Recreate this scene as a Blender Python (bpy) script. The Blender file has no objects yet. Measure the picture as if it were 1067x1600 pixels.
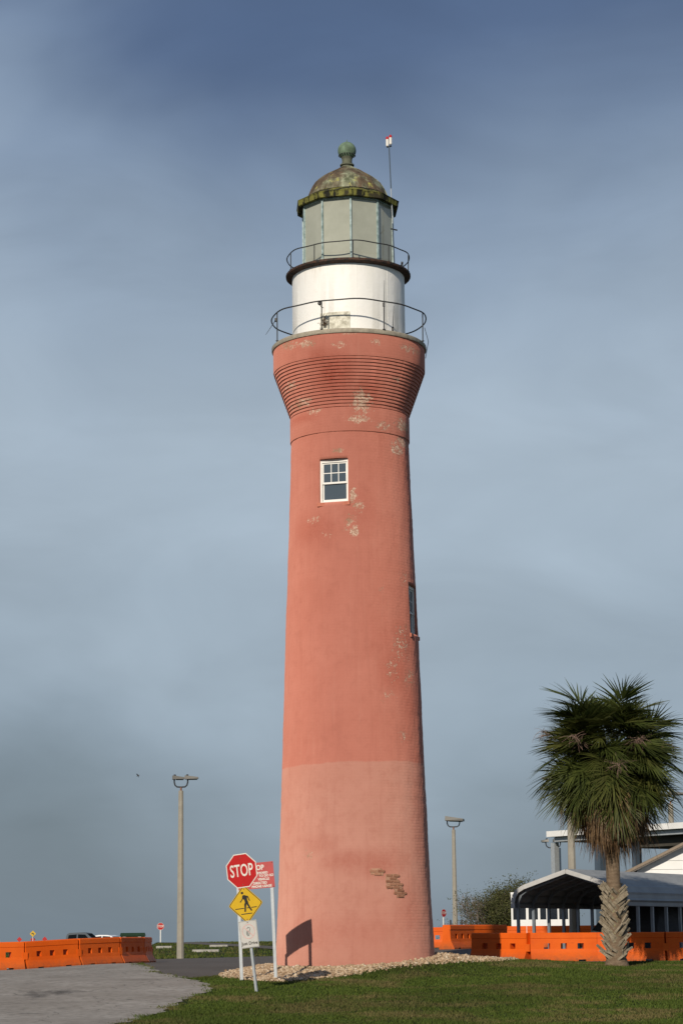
import bpy, bmesh, math, random
import numpy as np
from mathutils import Vector, Matrix

random.seed(7)
rng = np.random.default_rng(11)
R = math.radians
pi = math.pi

# ------------------------------------------------------------------ camera
SC = bpy.context.scene
W0, H0, F = 1067.0, 1600.0, 3500.0          # reference picture size, focal length in its pixels
EYE = 0.70                                   # camera height above the tower's ground level
PITCH = math.atan(676.0 / F)
ROLL = 0.0095
fwd = Vector((0, math.cos(PITCH), math.sin(PITCH)))
r0 = Vector((1, 0, 0)); u0 = Vector((0, -math.sin(PITCH), math.cos(PITCH)))
upv = u0 * math.cos(ROLL) + r0 * math.sin(ROLL)
rgt = r0 * math.cos(ROLL) - u0 * math.sin(ROLL)
CAM = Vector((0, 0, EYE))
cd = bpy.data.cameras.new('camera'); cam = bpy.data.objects.new('camera', cd)
SC.collection.objects.link(cam)
m = Matrix((rgt, upv, -fwd)).transposed().to_4x4(); m.translation = CAM
cam.matrix_world = m
cd.sensor_fit = 'VERTICAL'; cd.sensor_height = 36.0; cd.lens = F / H0 * 36.0
cd.clip_end = 6000; cd.clip_start = 0.5
SC.camera = cam

# ------------------------------------------------------------------ sky, sun, exposure
SUN_AZ, SUN_EL = R(18.6), R(26.0)            # sun behind the camera, to its left
wd = bpy.data.worlds.new('World'); SC.world = wd; wd.use_nodes = True
nt = wd.node_tree; nt.nodes.clear()
def WN(t, **k):
    n = nt.nodes.new(t)
    for a, b in k.items(): setattr(n, a, b)
    return n
out = WN('ShaderNodeOutputWorld'); bg = WN('ShaderNodeBackground'); bg.inputs[1].default_value = 0.1
sky = WN('ShaderNodeTexSky', sky_type='NISHITA', sun_disc=False, sun_elevation=SUN_EL, sun_rotation=pi + SUN_AZ)
sky.air_density = 1.2; sky.dust_density = 1.0; sky.ozone_density = 2.0
tc = WN('ShaderNodeTexCoord'); sep = WN('ShaderNodeSeparateXYZ')
nt.links.new(tc.outputs['Generated'], sep.inputs[0])
# veil of thin cloud: its brightness by height above the horizon, broken by stretched noise
ramp = WN('ShaderNodeValToRGB'); ramp.color_ramp.interpolation = 'B_SPLINE'
stops = [(0.0, (1.72, 2.22, 2.70)), (0.05, (2.2, 2.8, 3.4)), (0.11, (3.15, 3.95, 4.8)), (0.20, (3.95, 4.75, 5.55)),
         (0.28, (3.7, 4.55, 5.5)), (0.365, (2.15, 2.9, 4.1)), (0.45, (.6, 1.0, 2.0)), (0.6, (1.1, 1.7, 3.0)), (1.0, (1.5, 2.1, 3.2))]
els = ramp.color_ramp.elements
while len(els) < len(stops): els.new(0.5)
for e, (p, c) in zip(els, stops): e.position = p; e.color = (c[0] / 10, c[1] / 10, c[2] / 10, 1)
mp = WN('ShaderNodeMapping'); mp.inputs['Scale'].default_value = (1, 1, 1.25); mp.inputs['Rotation'].default_value = (0, R(8), 0)
nz = WN('ShaderNodeTexNoise'); nz.inputs['Scale'].default_value = 4.6; nz.inputs['Detail'].default_value = 4; nz.inputs['Roughness'].default_value = 0.42; nz.inputs['Distortion'].default_value = 0.4
nt.links.new(tc.outputs['Generated'], mp.inputs[0]); nt.links.new(mp.outputs[0], nz.inputs[0])
# the noise also lifts and lowers the layers
a1 = WN('ShaderNodeMath', operation='MULTIPLY_ADD'); a1.inputs[1].default_value = 0.30; a1.inputs[2].default_value = -0.15
nt.links.new(nz.outputs[0], a1.inputs[0])
ab = WN('ShaderNodeMath', operation='ABSOLUTE'); nt.links.new(sep.outputs[2], ab.inputs[0])
a2 = WN('ShaderNodeMath', operation='ADD'); nt.links.new(ab.outputs[0], a2.inputs[0]); nt.links.new(a1.outputs[0], a2.inputs[1])
nt.links.new(a2.outputs[0], ramp.inputs[0])
sc10 = WN('ShaderNodeVectorMath', operation='SCALE'); nt.links.new(ramp.outputs[0], sc10.inputs[0])
nz2 = WN('ShaderNodeTexNoise'); nz2.inputs['Scale'].default_value = 7.0; nz2.inputs['Detail'].default_value = 8; nz2.inputs['Roughness'].default_value = 0.5; nz2.inputs['Distortion'].default_value = 0.6
mp2 = WN('ShaderNodeMapping'); mp2.inputs['Scale'].default_value = (1, 1, 2.6); mp2.inputs['Location'].default_value = (3.1, 0.4, 0.2); mp2.inputs['Rotation'].default_value = (0, R(-10), 0)
nt.links.new(tc.outputs['Generated'], mp2.inputs[0]); nt.links.new(mp2.outputs[0], nz2.inputs[0])
mr = WN('ShaderNodeMapRange'); mr.inputs[1].default_value = 0.25; mr.inputs[2].default_value = 0.75; mr.inputs[3].default_value = 8.6; mr.inputs[4].default_value = 11.2
nt.links.new(nz2.outputs[0], mr.inputs[0]); nt.links.new(mr.outputs[0], sc10.inputs['Scale'])
mx = WN('ShaderNodeMix', data_type='RGBA'); mx.inputs[0].default_value = 0.95
nt.links.new(sky.outputs[0], mx.inputs[6]); nt.links.new(sc10.outputs[0], mx.inputs[7])
nt.links.new(mx.outputs[2], bg.inputs[0]); nt.links.new(bg.outputs[0], out.inputs[0])

sl = bpy.data.lights.new('sun', 'SUN'); sl.energy = 4.15; sl.angle = R(0.55); sl.color = (1.0, 0.90, 0.76)
sun = bpy.data.objects.new('sun', sl); SC.collection.objects.link(sun)
Sdir = Vector((-math.sin(SUN_AZ) * math.cos(SUN_EL), -math.cos(SUN_AZ) * math.cos(SUN_EL), math.sin(SUN_EL)))
sun.rotation_euler = Sdir.to_track_quat('Z', 'Y').to_euler()
vs = SC.view_settings; vs.view_transform = 'Standard'; vs.look = 'None'; vs.exposure = 0.0; vs.gamma = 1.0; vs.use_curve_mapping = False

# ------------------------------------------------------------------ helpers
def ray(px, py): return fwd + rgt * ((px - W0 / 2) / F) - upv * ((py - H0 / 2) / F)
def at(px, py, Y):
    d = ray(px, py); return CAM + d * (Y / d.y)
def sstep(a, b, x):
    t = np.clip((np.asarray(x, float) - a) / (b - a), 0, 1); return t * t * (3 - 2 * t)
TX = at(555, 1500, 60).x; TY = 60.0          # tower axis
TR = 2.10                                    # tower radius at the ground
_py = [0, 30, 40, 47, 52, 55.3, 58, 61, 64.5, 70, 110, 150, 200, 4000]
_pz = [-.95, -.92, -.85, -.60, -.33, -.15, -.06, .02, .14, .18, .20, .62, 1.0, 1.0]
def gz(x, y):
    x = np.asarray(x, float); y = np.asarray(y, float)
    k = 1.2
    z = (np.interp(y - k, _py, _pz) + 2 * np.interp(y, _py, _pz) + np.interp(y + k, _py, _pz)) / 4
    z = z + .27 * np.exp(-((x - 3.2) / 3.1) ** 2 - ((y - 60.5) / 3.3) ** 2)
    d = np.maximum(np.hypot(x - TX, y - TY) - TR, 0)
    z = z + .15 * np.exp(-(d / .95) ** 2)
    z = z + .33 * sstep(65.5, 78, y) * sstep(0, 3.6, x) * (1 - sstep(95, 130, y))
    z = z - .13 * sstep(-7, -10.5, x) * sstep(60, 66, y) * (1 - sstep(75, 80, y))
    z = z - .9 * sstep(-.082, -.09, x / np.maximum(y, 1)) * sstep(112, 140, y)
    return z
def g1(x, y): return float(gz(x, y))
def ground_at(px, py):
    d = ray(px, py)
    for Y in np.arange(20, 400, 0.1):
        P = CAM + d * (Y / d.y)
        if P.z <= g1(P.x, P.y): return P
    return P

COL = SC.collection
def link(o, parent=None):
    COL.objects.link(o)
    if parent is not None: o.parent = parent
    return o
def tag(o, label=None, cat=None, group=None, kind=None):
    if label: o['label'] = label
    if cat: o['category'] = cat
    if group: o['group'] = group
    if kind: o['kind'] = kind
    return o
def empty(name, loc, rz=0, **k):
    o = bpy.data.objects.new(name, None); link(o); o.location = loc; o.rotation_euler = (0, 0, rz); o.empty_display_size = .2
    return tag(o, **k)
def copy_tree(o, parent=None):
    c = o.copy(); COL.objects.link(c); c.parent = parent
    for ch in o.children: copy_tree(ch, c)
    return c

class MB:
    def __init__(s): s.v = []; s.f = []; s.mi = []
    def add(s, vs, fs, mi=0):
        b = len(s.v); s.v += [tuple(v) for v in vs]; s.f += [tuple(b + i for i in f) for f in fs]; s.mi += [mi] * len(fs); return s
    def box(s, x0, x1, y0, y1, z0, z1, mi=0):
        v = [(x0,y0,z0),(x1,y0,z0),(x1,y1,z0),(x0,y1,z0),(x0,y0,z1),(x1,y0,z1),(x1,y1,z1),(x0,y1,z1)]
        return s.add(v, [(0,3,2,1),(4,5,6,7),(0,1,5,4),(1,2,6,5),(2,3,7,6),(3,0,4,7)], mi)
    def bar(s, a, b, w, h=None, mi=0, up=(0, 0, 1)):
        h = h or w; a = Vector(a); b = Vector(b); d = (b - a).normalized(); u = Vector(up)
        if abs(d.dot(u)) > .95: u = Vector((0, 1, 0))
        x = d.cross(u).normalized(); y = x.cross(d)
        vs = [p + x * (i * w / 2) + y * (j * h / 2) for p in (a, b) for i, j in ((-1,-1),(1,-1),(1,1),(-1,1))]
        return s.add(vs, [(0,1,2,3),(7,6,5,4),(0,4,5,1),(1,5,6,2),(2,6,7,3),(3,7,4,0)], mi)
    def tube(s, pts, rad, n=6, caps=True, mi=0, closed=False):
        pts = [Vector(p) for p in pts]; N = len(pts)
        rr = rad if isinstance(rad, (list, tuple)) else [rad] * N
        vs = []; fs = []; prev = None
        for i, p in enumerate(pts):
            if closed: d = (pts[(i + 1) % N] - pts[i - 1]).normalized()
            else: d = (pts[min(i + 1, N - 1)] - pts[max(i - 1, 0)]).normalized()
            if prev is None:
                u = Vector((0, 0, 1)) if abs(d.z) < .9 else Vector((1, 0, 0))
                x = d.cross(u).normalized()
            else: x = (prev - d * prev.dot(d)).normalized()
            prev = x; y = d.cross(x)
            for k in range(n):
                a = 2 * pi * k / n; vs.append(p + (x * math.cos(a) + y * math.sin(a)) * rr[i])
        for i in range(N if closed else N - 1):
            j = (i + 1) % N
            for k in range(n): fs.append((i*n+k, i*n+(k+1)%n, j*n+(k+1)%n, j*n+k))
        if caps and not closed: fs += [tuple(range(n))[::-1], tuple(range((N-1)*n, N*n))]
        return s.add(vs, fs, mi)
    def lathe(s, prof, n=48, a0=0.0, mi=0, close=True):
        vs = []; fs = []; N = len(prof)
        for (r, z) in prof:
            for k in range(n):
                a = a0 + 2 * pi * k / n; vs.append((r * math.cos(a), r * math.sin(a), z))
        for i in range(N - 1):
            for k in range(n): fs.append((i*n+k, i*n+(k+1)%n, (i+1)*n+(k+1)%n, (i+1)*n+k))
        if close:
            if prof[0][0] > 1e-6: fs.append(tuple(range(n))[::-1])
            if prof[-1][0] > 1e-6: fs.append(tuple(range((N-1)*n, N*n)))
        return s.add(vs, fs, mi)
    def prism(s, poly, y0, y1, mi=0):       # polygon in xz, extruded along y (y0 towards the camera)
        n = len(poly); vs = [(x, y0, z) for x, z in poly] + [(x, y1, z) for x, z in poly]
        fs = [tuple(range(n)), tuple(range(n, 2*n))[::-1]] + [(i, n+i, n+(i+1)%n, (i+1)%n) for i in range(n)]
        return s.add(vs, fs, mi)
    def build(s, name, mat, parent=None, smooth=False, loc=None):
        me = bpy.data.meshes.new(name); me.from_pydata(s.v, [], s.f)
        for mt in (mat if isinstance(mat, (list, tuple)) else [mat]): me.materials.append(mt)
        if any(s.mi): me.polygons.foreach_set('material_index', s.mi)
        bm = bmesh.new(); bm.from_mesh(me); bmesh.ops.recalc_face_normals(bm, faces=bm.faces); bm.to_mesh(me); bm.free()
        if smooth:
            me.polygons.foreach_set('use_smooth', [True] * len(me.polygons))
            if smooth != 'all': me.set_sharp_from_angle(angle=R(40))
        o = bpy.data.objects.new(name, me); link(o, parent)
        if loc is not None: o.location = loc
        return o
def rawmesh(name, verts, faces_flat, nper, mats, parent=None, attr=None):
    me = bpy.data.meshes.new(name); nv = len(verts); nf = len(faces_flat) // nper
    me.vertices.add(nv); me.vertices.foreach_set('co', np.asarray(verts, np.float32).ravel())
    me.loops.add(nf * nper); me.loops.foreach_set('vertex_index', np.asarray(faces_flat, np.int32))
    me.polygons.add(nf); me.polygons.foreach_set('loop_start', np.arange(0, nf * nper, nper, dtype=np.int32))
    if attr is not None:
        a = me.attributes.new('tint', 'FLOAT', 'POINT'); a.data.foreach_set('value', np.asarray(attr, np.float32))
    for mt in mats: me.materials.append(mt)
    me.update(calc_edges=True); me.validate()
    o = bpy.data.objects.new(name, me); link(o, parent); return o

# ------------------------------------------------------------------ materials
class M_:
    def __init__(s, name):
        s.m = bpy.data.materials.new(name); s.m.use_nodes = True; s.nt = s.m.node_tree
        s.b = s.nt.nodes['Principled BSDF']
    def n(s, t, ins=None, **k):
        x = s.nt.nodes.new(t)
        for a, b in k.items(): setattr(x, a, b)
        for a, b in (ins or {}).items():
            if hasattr(b, 'is_linked') or isinstance(b, bpy.types.NodeSocket): s.nt.links.new(b, x.inputs[a])
            else: x.inputs[a].default_value = b
        return x
    def L(s, a, b): s.nt.links.new(a, b)
    def coord(s, kind='Object'): return s.n('ShaderNodeTexCoord').outputs[kind]
    def noise(s, vec, scale, detail=4, rough=.55, dist=0.0):
        return s.n('ShaderNodeTexNoise', {'Vector': vec, 'Scale': scale, 'Detail': detail, 'Roughness': rough, 'Distortion': dist}).outputs[0]
    def rng(s, v, a, b, c=0.0, d=1.0, smooth=False):
        return s.n('ShaderNodeMapRange', {0: v, 1: a, 2: b, 3: c, 4: d}, interpolation_type='SMOOTHSTEP' if smooth else 'LINEAR').outputs[0]
    def mix(s, f, a, b, blend='MIX'):
        x = s.n('ShaderNodeMix', data_type='RGBA', blend_type=blend)
        for i, v in ((0, f), (6, a), (7, b)):
            if isinstance(v, bpy.types.NodeSocket): s.L(v, x.inputs[i])
            elif i: x.inputs[i].default_value = (*v, 1) if len(v) == 3 else v
            else: x.inputs[i].default_value = v
        return x.outputs[2]
    def math(s, op, a, b=0.0, c=0.0):
        x = s.n('ShaderNodeMath', operation=op)
        for i, v in enumerate((a, b, c)):
            if isinstance(v, bpy.types.NodeSocket): s.L(v, x.inputs[i])
            else: x.inputs[i].default_value = v
        return x.outputs[0]
    def vmath(s, op, a, b):
        x = s.n('ShaderNodeVectorMath', operation=op)
        for i, v in enumerate((a, b)):
            if isinstance(v, bpy.types.NodeSocket): s.L(v, x.inputs[i])
            else: x.inputs[i].default_value = v
        return x
    def bump(s, h, dist=.01, strength=1.0):
        x = s.n('ShaderNodeBump', {'Height': h, 'Distance': dist, 'Strength': strength}); s.L(x.outputs[0], s.b.inputs['Normal']); return x
    def col(s, c):
        if isinstance(c, bpy.types.NodeSocket): s.L(c, s.b.inputs['Base Color'])
        else: s.b.inputs['Base Color'].default_value = (*c, 1)
    def rough(s, r, spec=.5):
        if isinstance(r, bpy.types.NodeSocket): s.L(r, s.b.inputs['Roughness'])
        else: s.b.inputs['Roughness'].default_value = r
        s.b.inputs['Specular IOR Level'].default_value = spec

def simple(name, c, rough=.6, var=.25, scale=6.0, metal=0.0, spec=.5, rnd=0.0, bump=0.0, coord='Object'):
    k = M_(name); v = k.coord(coord)
    n = k.noise(v, scale, 5, .6)
    dark = tuple(x * (1 - var) for x in c); lite = tuple(min(1, x * (1 + var * .6)) for x in c)
    cc = k.mix(k.rng(n, .3, .7), dark, lite)
    if rnd:
        oi = k.n('ShaderNodeObjectInfo').outputs['Random']
        cc = k.mix(k.rng(oi, 0, 1, 0, rnd), cc, tuple(x * .45 for x in c))
    k.col(cc); k.rough(rough, spec); k.b.inputs['Metallic'].default_value = metal
    if bump: k.bump(k.noise(v, scale * 4, 4), bump)
    return k.m

MT = {}
MT['white'] = simple('white_paint', (.72, .71, .67), .5, .10, 3)
MT['white_wall'] = simple('white_siding', (.74, .74, .72), .6, .08, 2)
MT['galv'] = simple('galvanised_steel', (.42, .45, .47), .45, .15, 9, metal=.35)
MT['darksteel'] = simple('dark_steel', (.035, .037, .042), .55, .3, 8)
MT['iron'] = simple('painted_iron', (.035, .036, .036), .6, .4, 14)
MT['black'] = simple('black_paint', (.012, .012, .013), .5, .2, 8)
MT['concrete_pole'] = simple('pole_concrete', (.285, .262, .215), .85, .12, 5, bump=.003)
MT['lamp_grey'] = simple('lamp_housing', (.13, .125, .11), .5, .15, 6)
MT['lamp_dark'] = simple('lamp_glass', (.03, .035, .035), .15, .2, 6)
k = M_('orange_plastic'); v = k.coord(); oi = k.n('ShaderNodeObjectInfo').outputs['Random']
ov = k.vmath('ADD', v, k.n('ShaderNodeCombineXYZ', {0: k.math('MULTIPLY', oi, 37.0), 1: k.math('MULTIPLY', oi, 11.0), 2: 0.0}).outputs[0]).outputs[0]
n1 = k.noise(ov, 1.6, 6, .6); n2 = k.noise(ov, 9, 7, .7); n3 = k.noise(k.vmath('MULTIPLY', ov, (1, 1, 5)).outputs[0], 3.5, 6, .7)
c = k.mix(k.rng(n1, .3, .7), (.60, .082, .003), (.72, .115, .006)); c = k.mix(k.rng(oi, 0, 1, 0, .22), c, (.66, .16, .03))
c = k.mix(k.rng(n3, .60, .75, 0, .45), c, (.36, .06, .012)); c = k.mix(k.rng(n2, .64, .72, 0, .5), c, (.12, .045, .02))
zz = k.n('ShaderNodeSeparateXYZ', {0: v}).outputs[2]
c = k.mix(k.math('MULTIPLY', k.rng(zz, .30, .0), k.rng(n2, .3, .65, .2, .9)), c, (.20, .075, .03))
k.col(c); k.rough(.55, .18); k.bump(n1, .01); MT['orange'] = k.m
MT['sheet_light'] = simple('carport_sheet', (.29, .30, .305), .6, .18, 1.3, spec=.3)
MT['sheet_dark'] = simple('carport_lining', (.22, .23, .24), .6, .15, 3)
MT['blue_steel'] = simple('blue_steel', (.06, .085, .115), .5, .15, 3)
MT['frame_blue'] = simple('tube_steel', (.20, .23, .26), .45, .15, 3, metal=.3)
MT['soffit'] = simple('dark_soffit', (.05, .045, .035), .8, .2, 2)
MT['trim_brown'] = simple('roof_trim', (.22, .17, .12), .7, .2, 4)
MT['roof_shingle'] = simple('roof_shingle', (.16, .14, .12), .85, .25, 6)
MT['sign_red'] = simple('sign_red', (.42, .009, .009), .35, .10, 5)
MT['sign_red_faded'] = simple('sign_red_faded', (.42, .045, .042), .45, .12, 5)
MT['sign_white'] = simple('sign_white', (.64, .62, .56), .4, .08, 6)
MT['sign_yellow'] = simple('sign_yellow', (.55, .345, .010), .4, .06, 6)
MT['sign_black'] = simple('sign_black', (.015, .013, .011), .45, .2, 6)
MT['sign_pale'] = simple('sign_pale_aluminium', (.48, .47, .44), .45, .08, 6)
MT['sign_pink'] = simple('sign_faded_red', (.56, .36, .33), .5, .15, 9)
MT['sign_grey'] = simple('sign_faded_black', (.22, .23, .22), .5, .3, 20)
MT['bolt'] = simple('bolt_rust', (.20, .09, .05), .6, .3, 9)
MT['tyre'] = simple('tyre_rubber', (.02, .02, .02), .8, .2, 5)
MT['rim'] = simple('wheel_alloy', (.45, .45, .46), .3, .1, 5, metal=.7)
MT['car_grey'] = simple('car_grey_paint', (.085, .10, .115), .6, .06, 3, spec=.05)
MT['car_white'] = simple('car_white_paint', (.72, .72, .72), .25, .05, 3)
MT['car_green'] = simple('green_paint', (.018, .042, .026), .8, .15, 3, spec=.1)
MT['red_lens'] = simple('red_lens', (.45, .01, .012), .25, .1, 5)
MT['white_lens'] = simple('white_lens', (.75, .72, .66), .25, .1, 5)
MT['kerb_white'] = simple('kerb_paint', (.30, .285, .25), .8, .2, 3)
MT['twig'] = simple('twig_bark', (.16, .125, .10), .9, .3, 8)
MT['slab'] = simple('gallery_stone', (.36, .32, .25), .85, .30, 7, bump=.01)

def glass_mat(name, c, rough=.06):
    k = M_(name); k.col(c); k.rough(rough, .6); return k.m
MT['glass'] = glass_mat('window_glass', (.055, .075, .095))
MT['glass_dark'] = glass_mat('dark_glass', (.012, .016, .022), .08)
MT['car_glass'] = simple('car_glass', (.007, .009, .011), .8, .1, 3, spec=.02)

k = M_('lantern_pane'); v = k.coord()
n = k.noise(v, 1.4, 4); fine = k.noise(v, 12, 4)
k.col(k.mix(k.rng(n, .3, .75), (.285, .295, .24), (.37, .38, .315))); k.rough(k.rng(fine, .3, .7, .08, .14), .5); MT['pane'] = k.m

k = M_('copper_frame'); v = k.coord()
n = k.noise(v, 7, 6, .65)
k.col(k.mix(k.rng(n, .35, .65), (.16, .23, .22), (.40, .50, .50))); k.rough(.6); MT['mullion'] = k.m

k = M_('ventilator_copper'); v = k.coord()
n = k.noise(v, 5, 6, .65)
k.col(k.mix(k.rng(n, .35, .7), (.075, .11, .07), (.17, .25, .17))); k.rough(.75, .3); k.bump(n, .01); MT['verdigris'] = k.m

k = M_('ventilator_neck'); v = k.coord()
n = k.noise(v, 9, 6, .65)
k.col(k.mix(k.rng(n, .3, .7), (.055, .06, .045), (.14, .15, .10))); k.rough(.8, .3); MT['neck'] = k.m

k = M_('roof_copper'); v = k.coord()
st = k.vmath('MULTIPLY', v, (1, 1, .45)).outputs[0]
n1 = k.noise(st, .95, 7, .62, .5); n2 = k.noise(st, 5.5, 7, .68, .4); n3 = k.noise(v, 3.1, 5)
brown = k.mix(k.rng(n2, .35, .65), (.055, .040, .025), (.14, .098, .058))
pale = k.mix(k.rng(n2, .4, .6), (.09, .10, .055), (.31, .33, .22))
c = k.mix(k.rng(n1, .47, .56), brown, pale)
c = k.mix(k.math('MULTIPLY', k.rng(n3, .56, .63), k.rng(n2, .5, .6)), c, (.40, .40, .09))
k.col(c); k.rough(.8, .3); k.bump(n2, .02); MT['roof_copper'] = k.m

k = M_('cornice_lichen'); v = k.coord()
st = k.vmath('MULTIPLY', v, (1, 1, .35)).outputs[0]
n1 = k.noise(st, 4.5, 7, .66); n2 = k.noise(v, 2.0, 5)
c = k.mix(k.rng(n1, .46, .54), (.016, .016, .011), (.17, .165, .04))
c = k.mix(k.rng(n2, .55, .62), c, (.04, .035, .02))
k.col(c); k.rough(.85, .2); k.bump(n1, .02); MT['lichen'] = k.m

k = M_('deck_iron'); v = k.coord()
n = k.noise(v, 8, 6, .65)
c = k.mix(k.rng(n, .4, .62), (.016, .014, .013), (.075, .036, .022)); k.col(c); k.rough(.75, .3); MT['deck_iron'] = k.m

# ------------------------------------------------------------------ ground
def polyin(poly, x, y):
    x = np.asarray(x); y = np.asarray(y); c = np.zeros(x.shape, bool); n = len(poly); j = n - 1
    for i in range(n):
        xi, yi = poly[i]; xj, yj = poly[j]
        with np.errstate(divide='ignore', invalid='ignore'):
            c ^= ((yi > y) != (yj > y)) & (x < (xj - xi) * (y - yi) / (yj - yi + 1e-12) + xi)
        j = i
    return c
def wob(x, y, s=1.0):
    return np.sin(x * 3.1 * s + 1.3) * np.cos(y * 2.7 * s + .4) * .6 + np.sin(x * 7.3 * s + y * 5.9 * s) * .4
def gp(px, py):
    P = ground_at(px, py); return (P.x, P.y)

concrete_poly = [gp(195, 1502.5), gp(250, 1521), gp(297, 1529.5), gp(336, 1544), gp(312, 1556), gp(285, 1564), gp(262, 1578), gp(228, 1590), gp(180, 1602), gp(120, 1640), (-4.5, 20), (-30, 20), (-30, 76), (-8.2, 76)]
asphalt_poly = [gp(195, 1502.5), gp(250, 1521), gp(297, 1529.5), gp(345, 1524), (-1.5, 58.2), (6.2, 64.0), (13, 66.5), (30, 70), (30, 92), (6, 86), gp(435, 1494), gp(245, 1499), (-16, 92), (-16, 80), (-8.2, 76)]
rock_poly = [gp(343, 1523.5), gp(372, 1530), gp(410, 1533.5), gp(440, 1534.5), gp(480, 1532), gp(520, 1528), gp(580, 1517), gp(640, 1509), gp(700, 1504.5), gp(760, 1502.5), gp(806, 1501), (4.6, 63.8), (2.6, 64.2), (.4, 64), (-1.8, 62.8), (-2.6, 60.8), gp(375, 1516)]

k = M_('ground_grass'); v = k.coord()
n1 = k.noise(v, .35, 6, .6); n2 = k.noise(v, 2.2, 6, .65); n3 = k.noise(v, 16, 5, .7)
c = k.mix(k.rng(n2, .35, .65), (.022, .034, .008), (.050, .068, .014))
c = k.mix(k.math('MULTIPLY', k.rng(n1, .5, .62), k.rng(n3, .35, .7)), c, (.085, .068, .030))
c = k.mix(k.rng(n3, .3, .75), c, (.018, .022, .008), 'MIX'); k.col(c); k.rough(.95, .1); k.bump(n3, .05); MT['ground'] = k.m

xs = np.unique(np.concatenate([np.linspace(-1500, -60, 24), np.arange(-60, -14, 4), np.arange(-14, 16, .4), np.arange(16, 60, 4), np.linspace(60, 1500, 24)]))
ys = np.unique(np.concatenate([np.linspace(-60, 36, 20), np.arange(36, 96, .4), np.arange(96, 200, 4), np.linspace(200, 3500, 24)]))
X, Y = np.meshgrid(xs, ys); Z = gz(X, Y)
nx, ny = len(xs), len(ys); idx = np.arange(nx * ny).reshape(ny, nx)
q = np.stack([idx[:-1, :-1], idx[:-1, 1:], idx[1:, 1:], idx[1:, :-1]], -1).ravel()
go = rawmesh('ground', np.stack([X, Y, Z], -1).reshape(-1, 3), q, 4, [MT['ground']]); go.data.polygons.foreach_set('use_smooth', [True] * len(go.data.polygons))
tag(go, 'lawn ground sloping up to the lighthouse mound', None, None, 'structure')

def sheet(name, poly, mat, h, cell=.3, ragged=.0):
    P = np.array(poly); x0, y0 = P.min(0) - cell; x1, y1 = P.max(0) + cell
    gx = np.arange(x0, x1, cell); gy = np.arange(y0, y1, cell)
    bm = bmesh.new()
    # exact outline: grid cells clipped against the polygon by bisecting a filled face
    pts = []
    n = len(poly)
    for i in range(n):
        a = Vector((*poly[i], 0)); b = Vector((*poly[(i + 1) % n], 0)); L = (b - a).length; st = max(1, int(L / .22)) if L < 40 else max(1, int(L / 1.0))
        for j in range(st):
            p = a.lerp(b, j / st)
            if ragged: p.x += ragged * float(wob(p.x, p.y)); p.y += ragged * 1.2 * float(wob(p.y + 5, p.x))
            pts.append(bm.verts.new(p))
    f = bm.faces.new(pts)
    for gxx in gx: 
        bmesh.ops.bisect_plane(bm, geom=bm.verts[:] + bm.edges[:] + bm.faces[:], plane_co=(gxx, 0, 0), plane_no=(1, 0, 0), dist=1e-5)
    for gyy in gy:
        bmesh.ops.bisect_plane(bm, geom=bm.verts[:] + bm.edges[:] + bm.faces[:], plane_co=(0, gyy, 0), plane_no=(0, 1, 0), dist=1e-5)
    for v_ in bm.verts: v_.co.z = g1(v_.co.x, v_.co.y) + h
    for f_ in bm.faces:
        if f_.normal.z < 0: f_.normal_flip()
    me = bpy.data.meshes.new(name); bm.to_mesh(me); bm.free(); me.materials.append(mat)
    o = bpy.data.objects.new(name, me); link(o); return o

k = M_('concrete_paving'); v = k.coord()
n1 = k.noise(v, .5, 6, .6); n2 = k.noise(v, 5, 6, .65); n3 = k.noise(v, 40, 3, .7)
st = k.vmath('MULTIPLY', v, (1.0, .35, 1)).outputs[0]
n4 = k.noise(st, .9, 6, .6, .4)
c = k.mix(k.rng(n1, .3, .7), (.235, .21, .178), (.36, .33, .29))
c = k.mix(k.rng(n2, .45, .75), c, (.16, .14, .118))
SP = ground_at(95, 1551)
sd = k.vmath('MULTIPLY', k.vmath('SUBTRACT', v, (SP.x, SP.y, SP.z)).outputs[0], (.75, .45, 0)).outputs[0]
sl_ = k.n('ShaderNodeVectorMath', {0: sd}, operation='LENGTH').outputs[1]
spill = k.rng(k.math('ADD', k.rng(sl_, 1.1, 0, 0, .45), k.math('MULTIPLY', n4, .8)), .56, .72)
c = k.mix(k.math('MULTIPLY', spill, .95), c, (.035, .031, .026))
c = k.mix(k.math('MULTIPLY', k.rng(n4, .66, .74), .6), c, (.07, .06, .05))
c = k.mix(k.math('MULTIPLY', k.rng(n3, .55, .8), .5), c, (.36, .34, .30))
vor = k.n('ShaderNodeTexVoronoi', {'Vector': k.vmath('ADD', v, k.n('ShaderNodeTexNoise', {'Vector': v, 'Scale': 1.2}).outputs['Color']).outputs[0], 'Scale': .33}, feature='DISTANCE_TO_EDGE').outputs[0]
c = k.mix(k.rng(vor, .0, .008, .6, 0), c, (.07, .062, .052))
k.col(c); k.rough(.9, .25); k.bump(k.math('ADD', n2, k.math('MULTIPLY', n3, .4)), .012); MT['concrete'] = k.m
k = M_('asphalt'); v = k.coord()
n1 = k.noise(v, .4, 5); n2 = k.noise(v, 30, 4, .7)
c = k.mix(k.rng(n1, .3, .7), (.085, .070, .057), (.115, .097, .082)); c = k.mix(k.math('MULTIPLY', k.rng(n2, .5, .75), .5), c, (.16, .15, .14))
k.col(c); k.rough(.9, .3); k.bump(n2, .01); MT['asphalt'] = k.m

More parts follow.
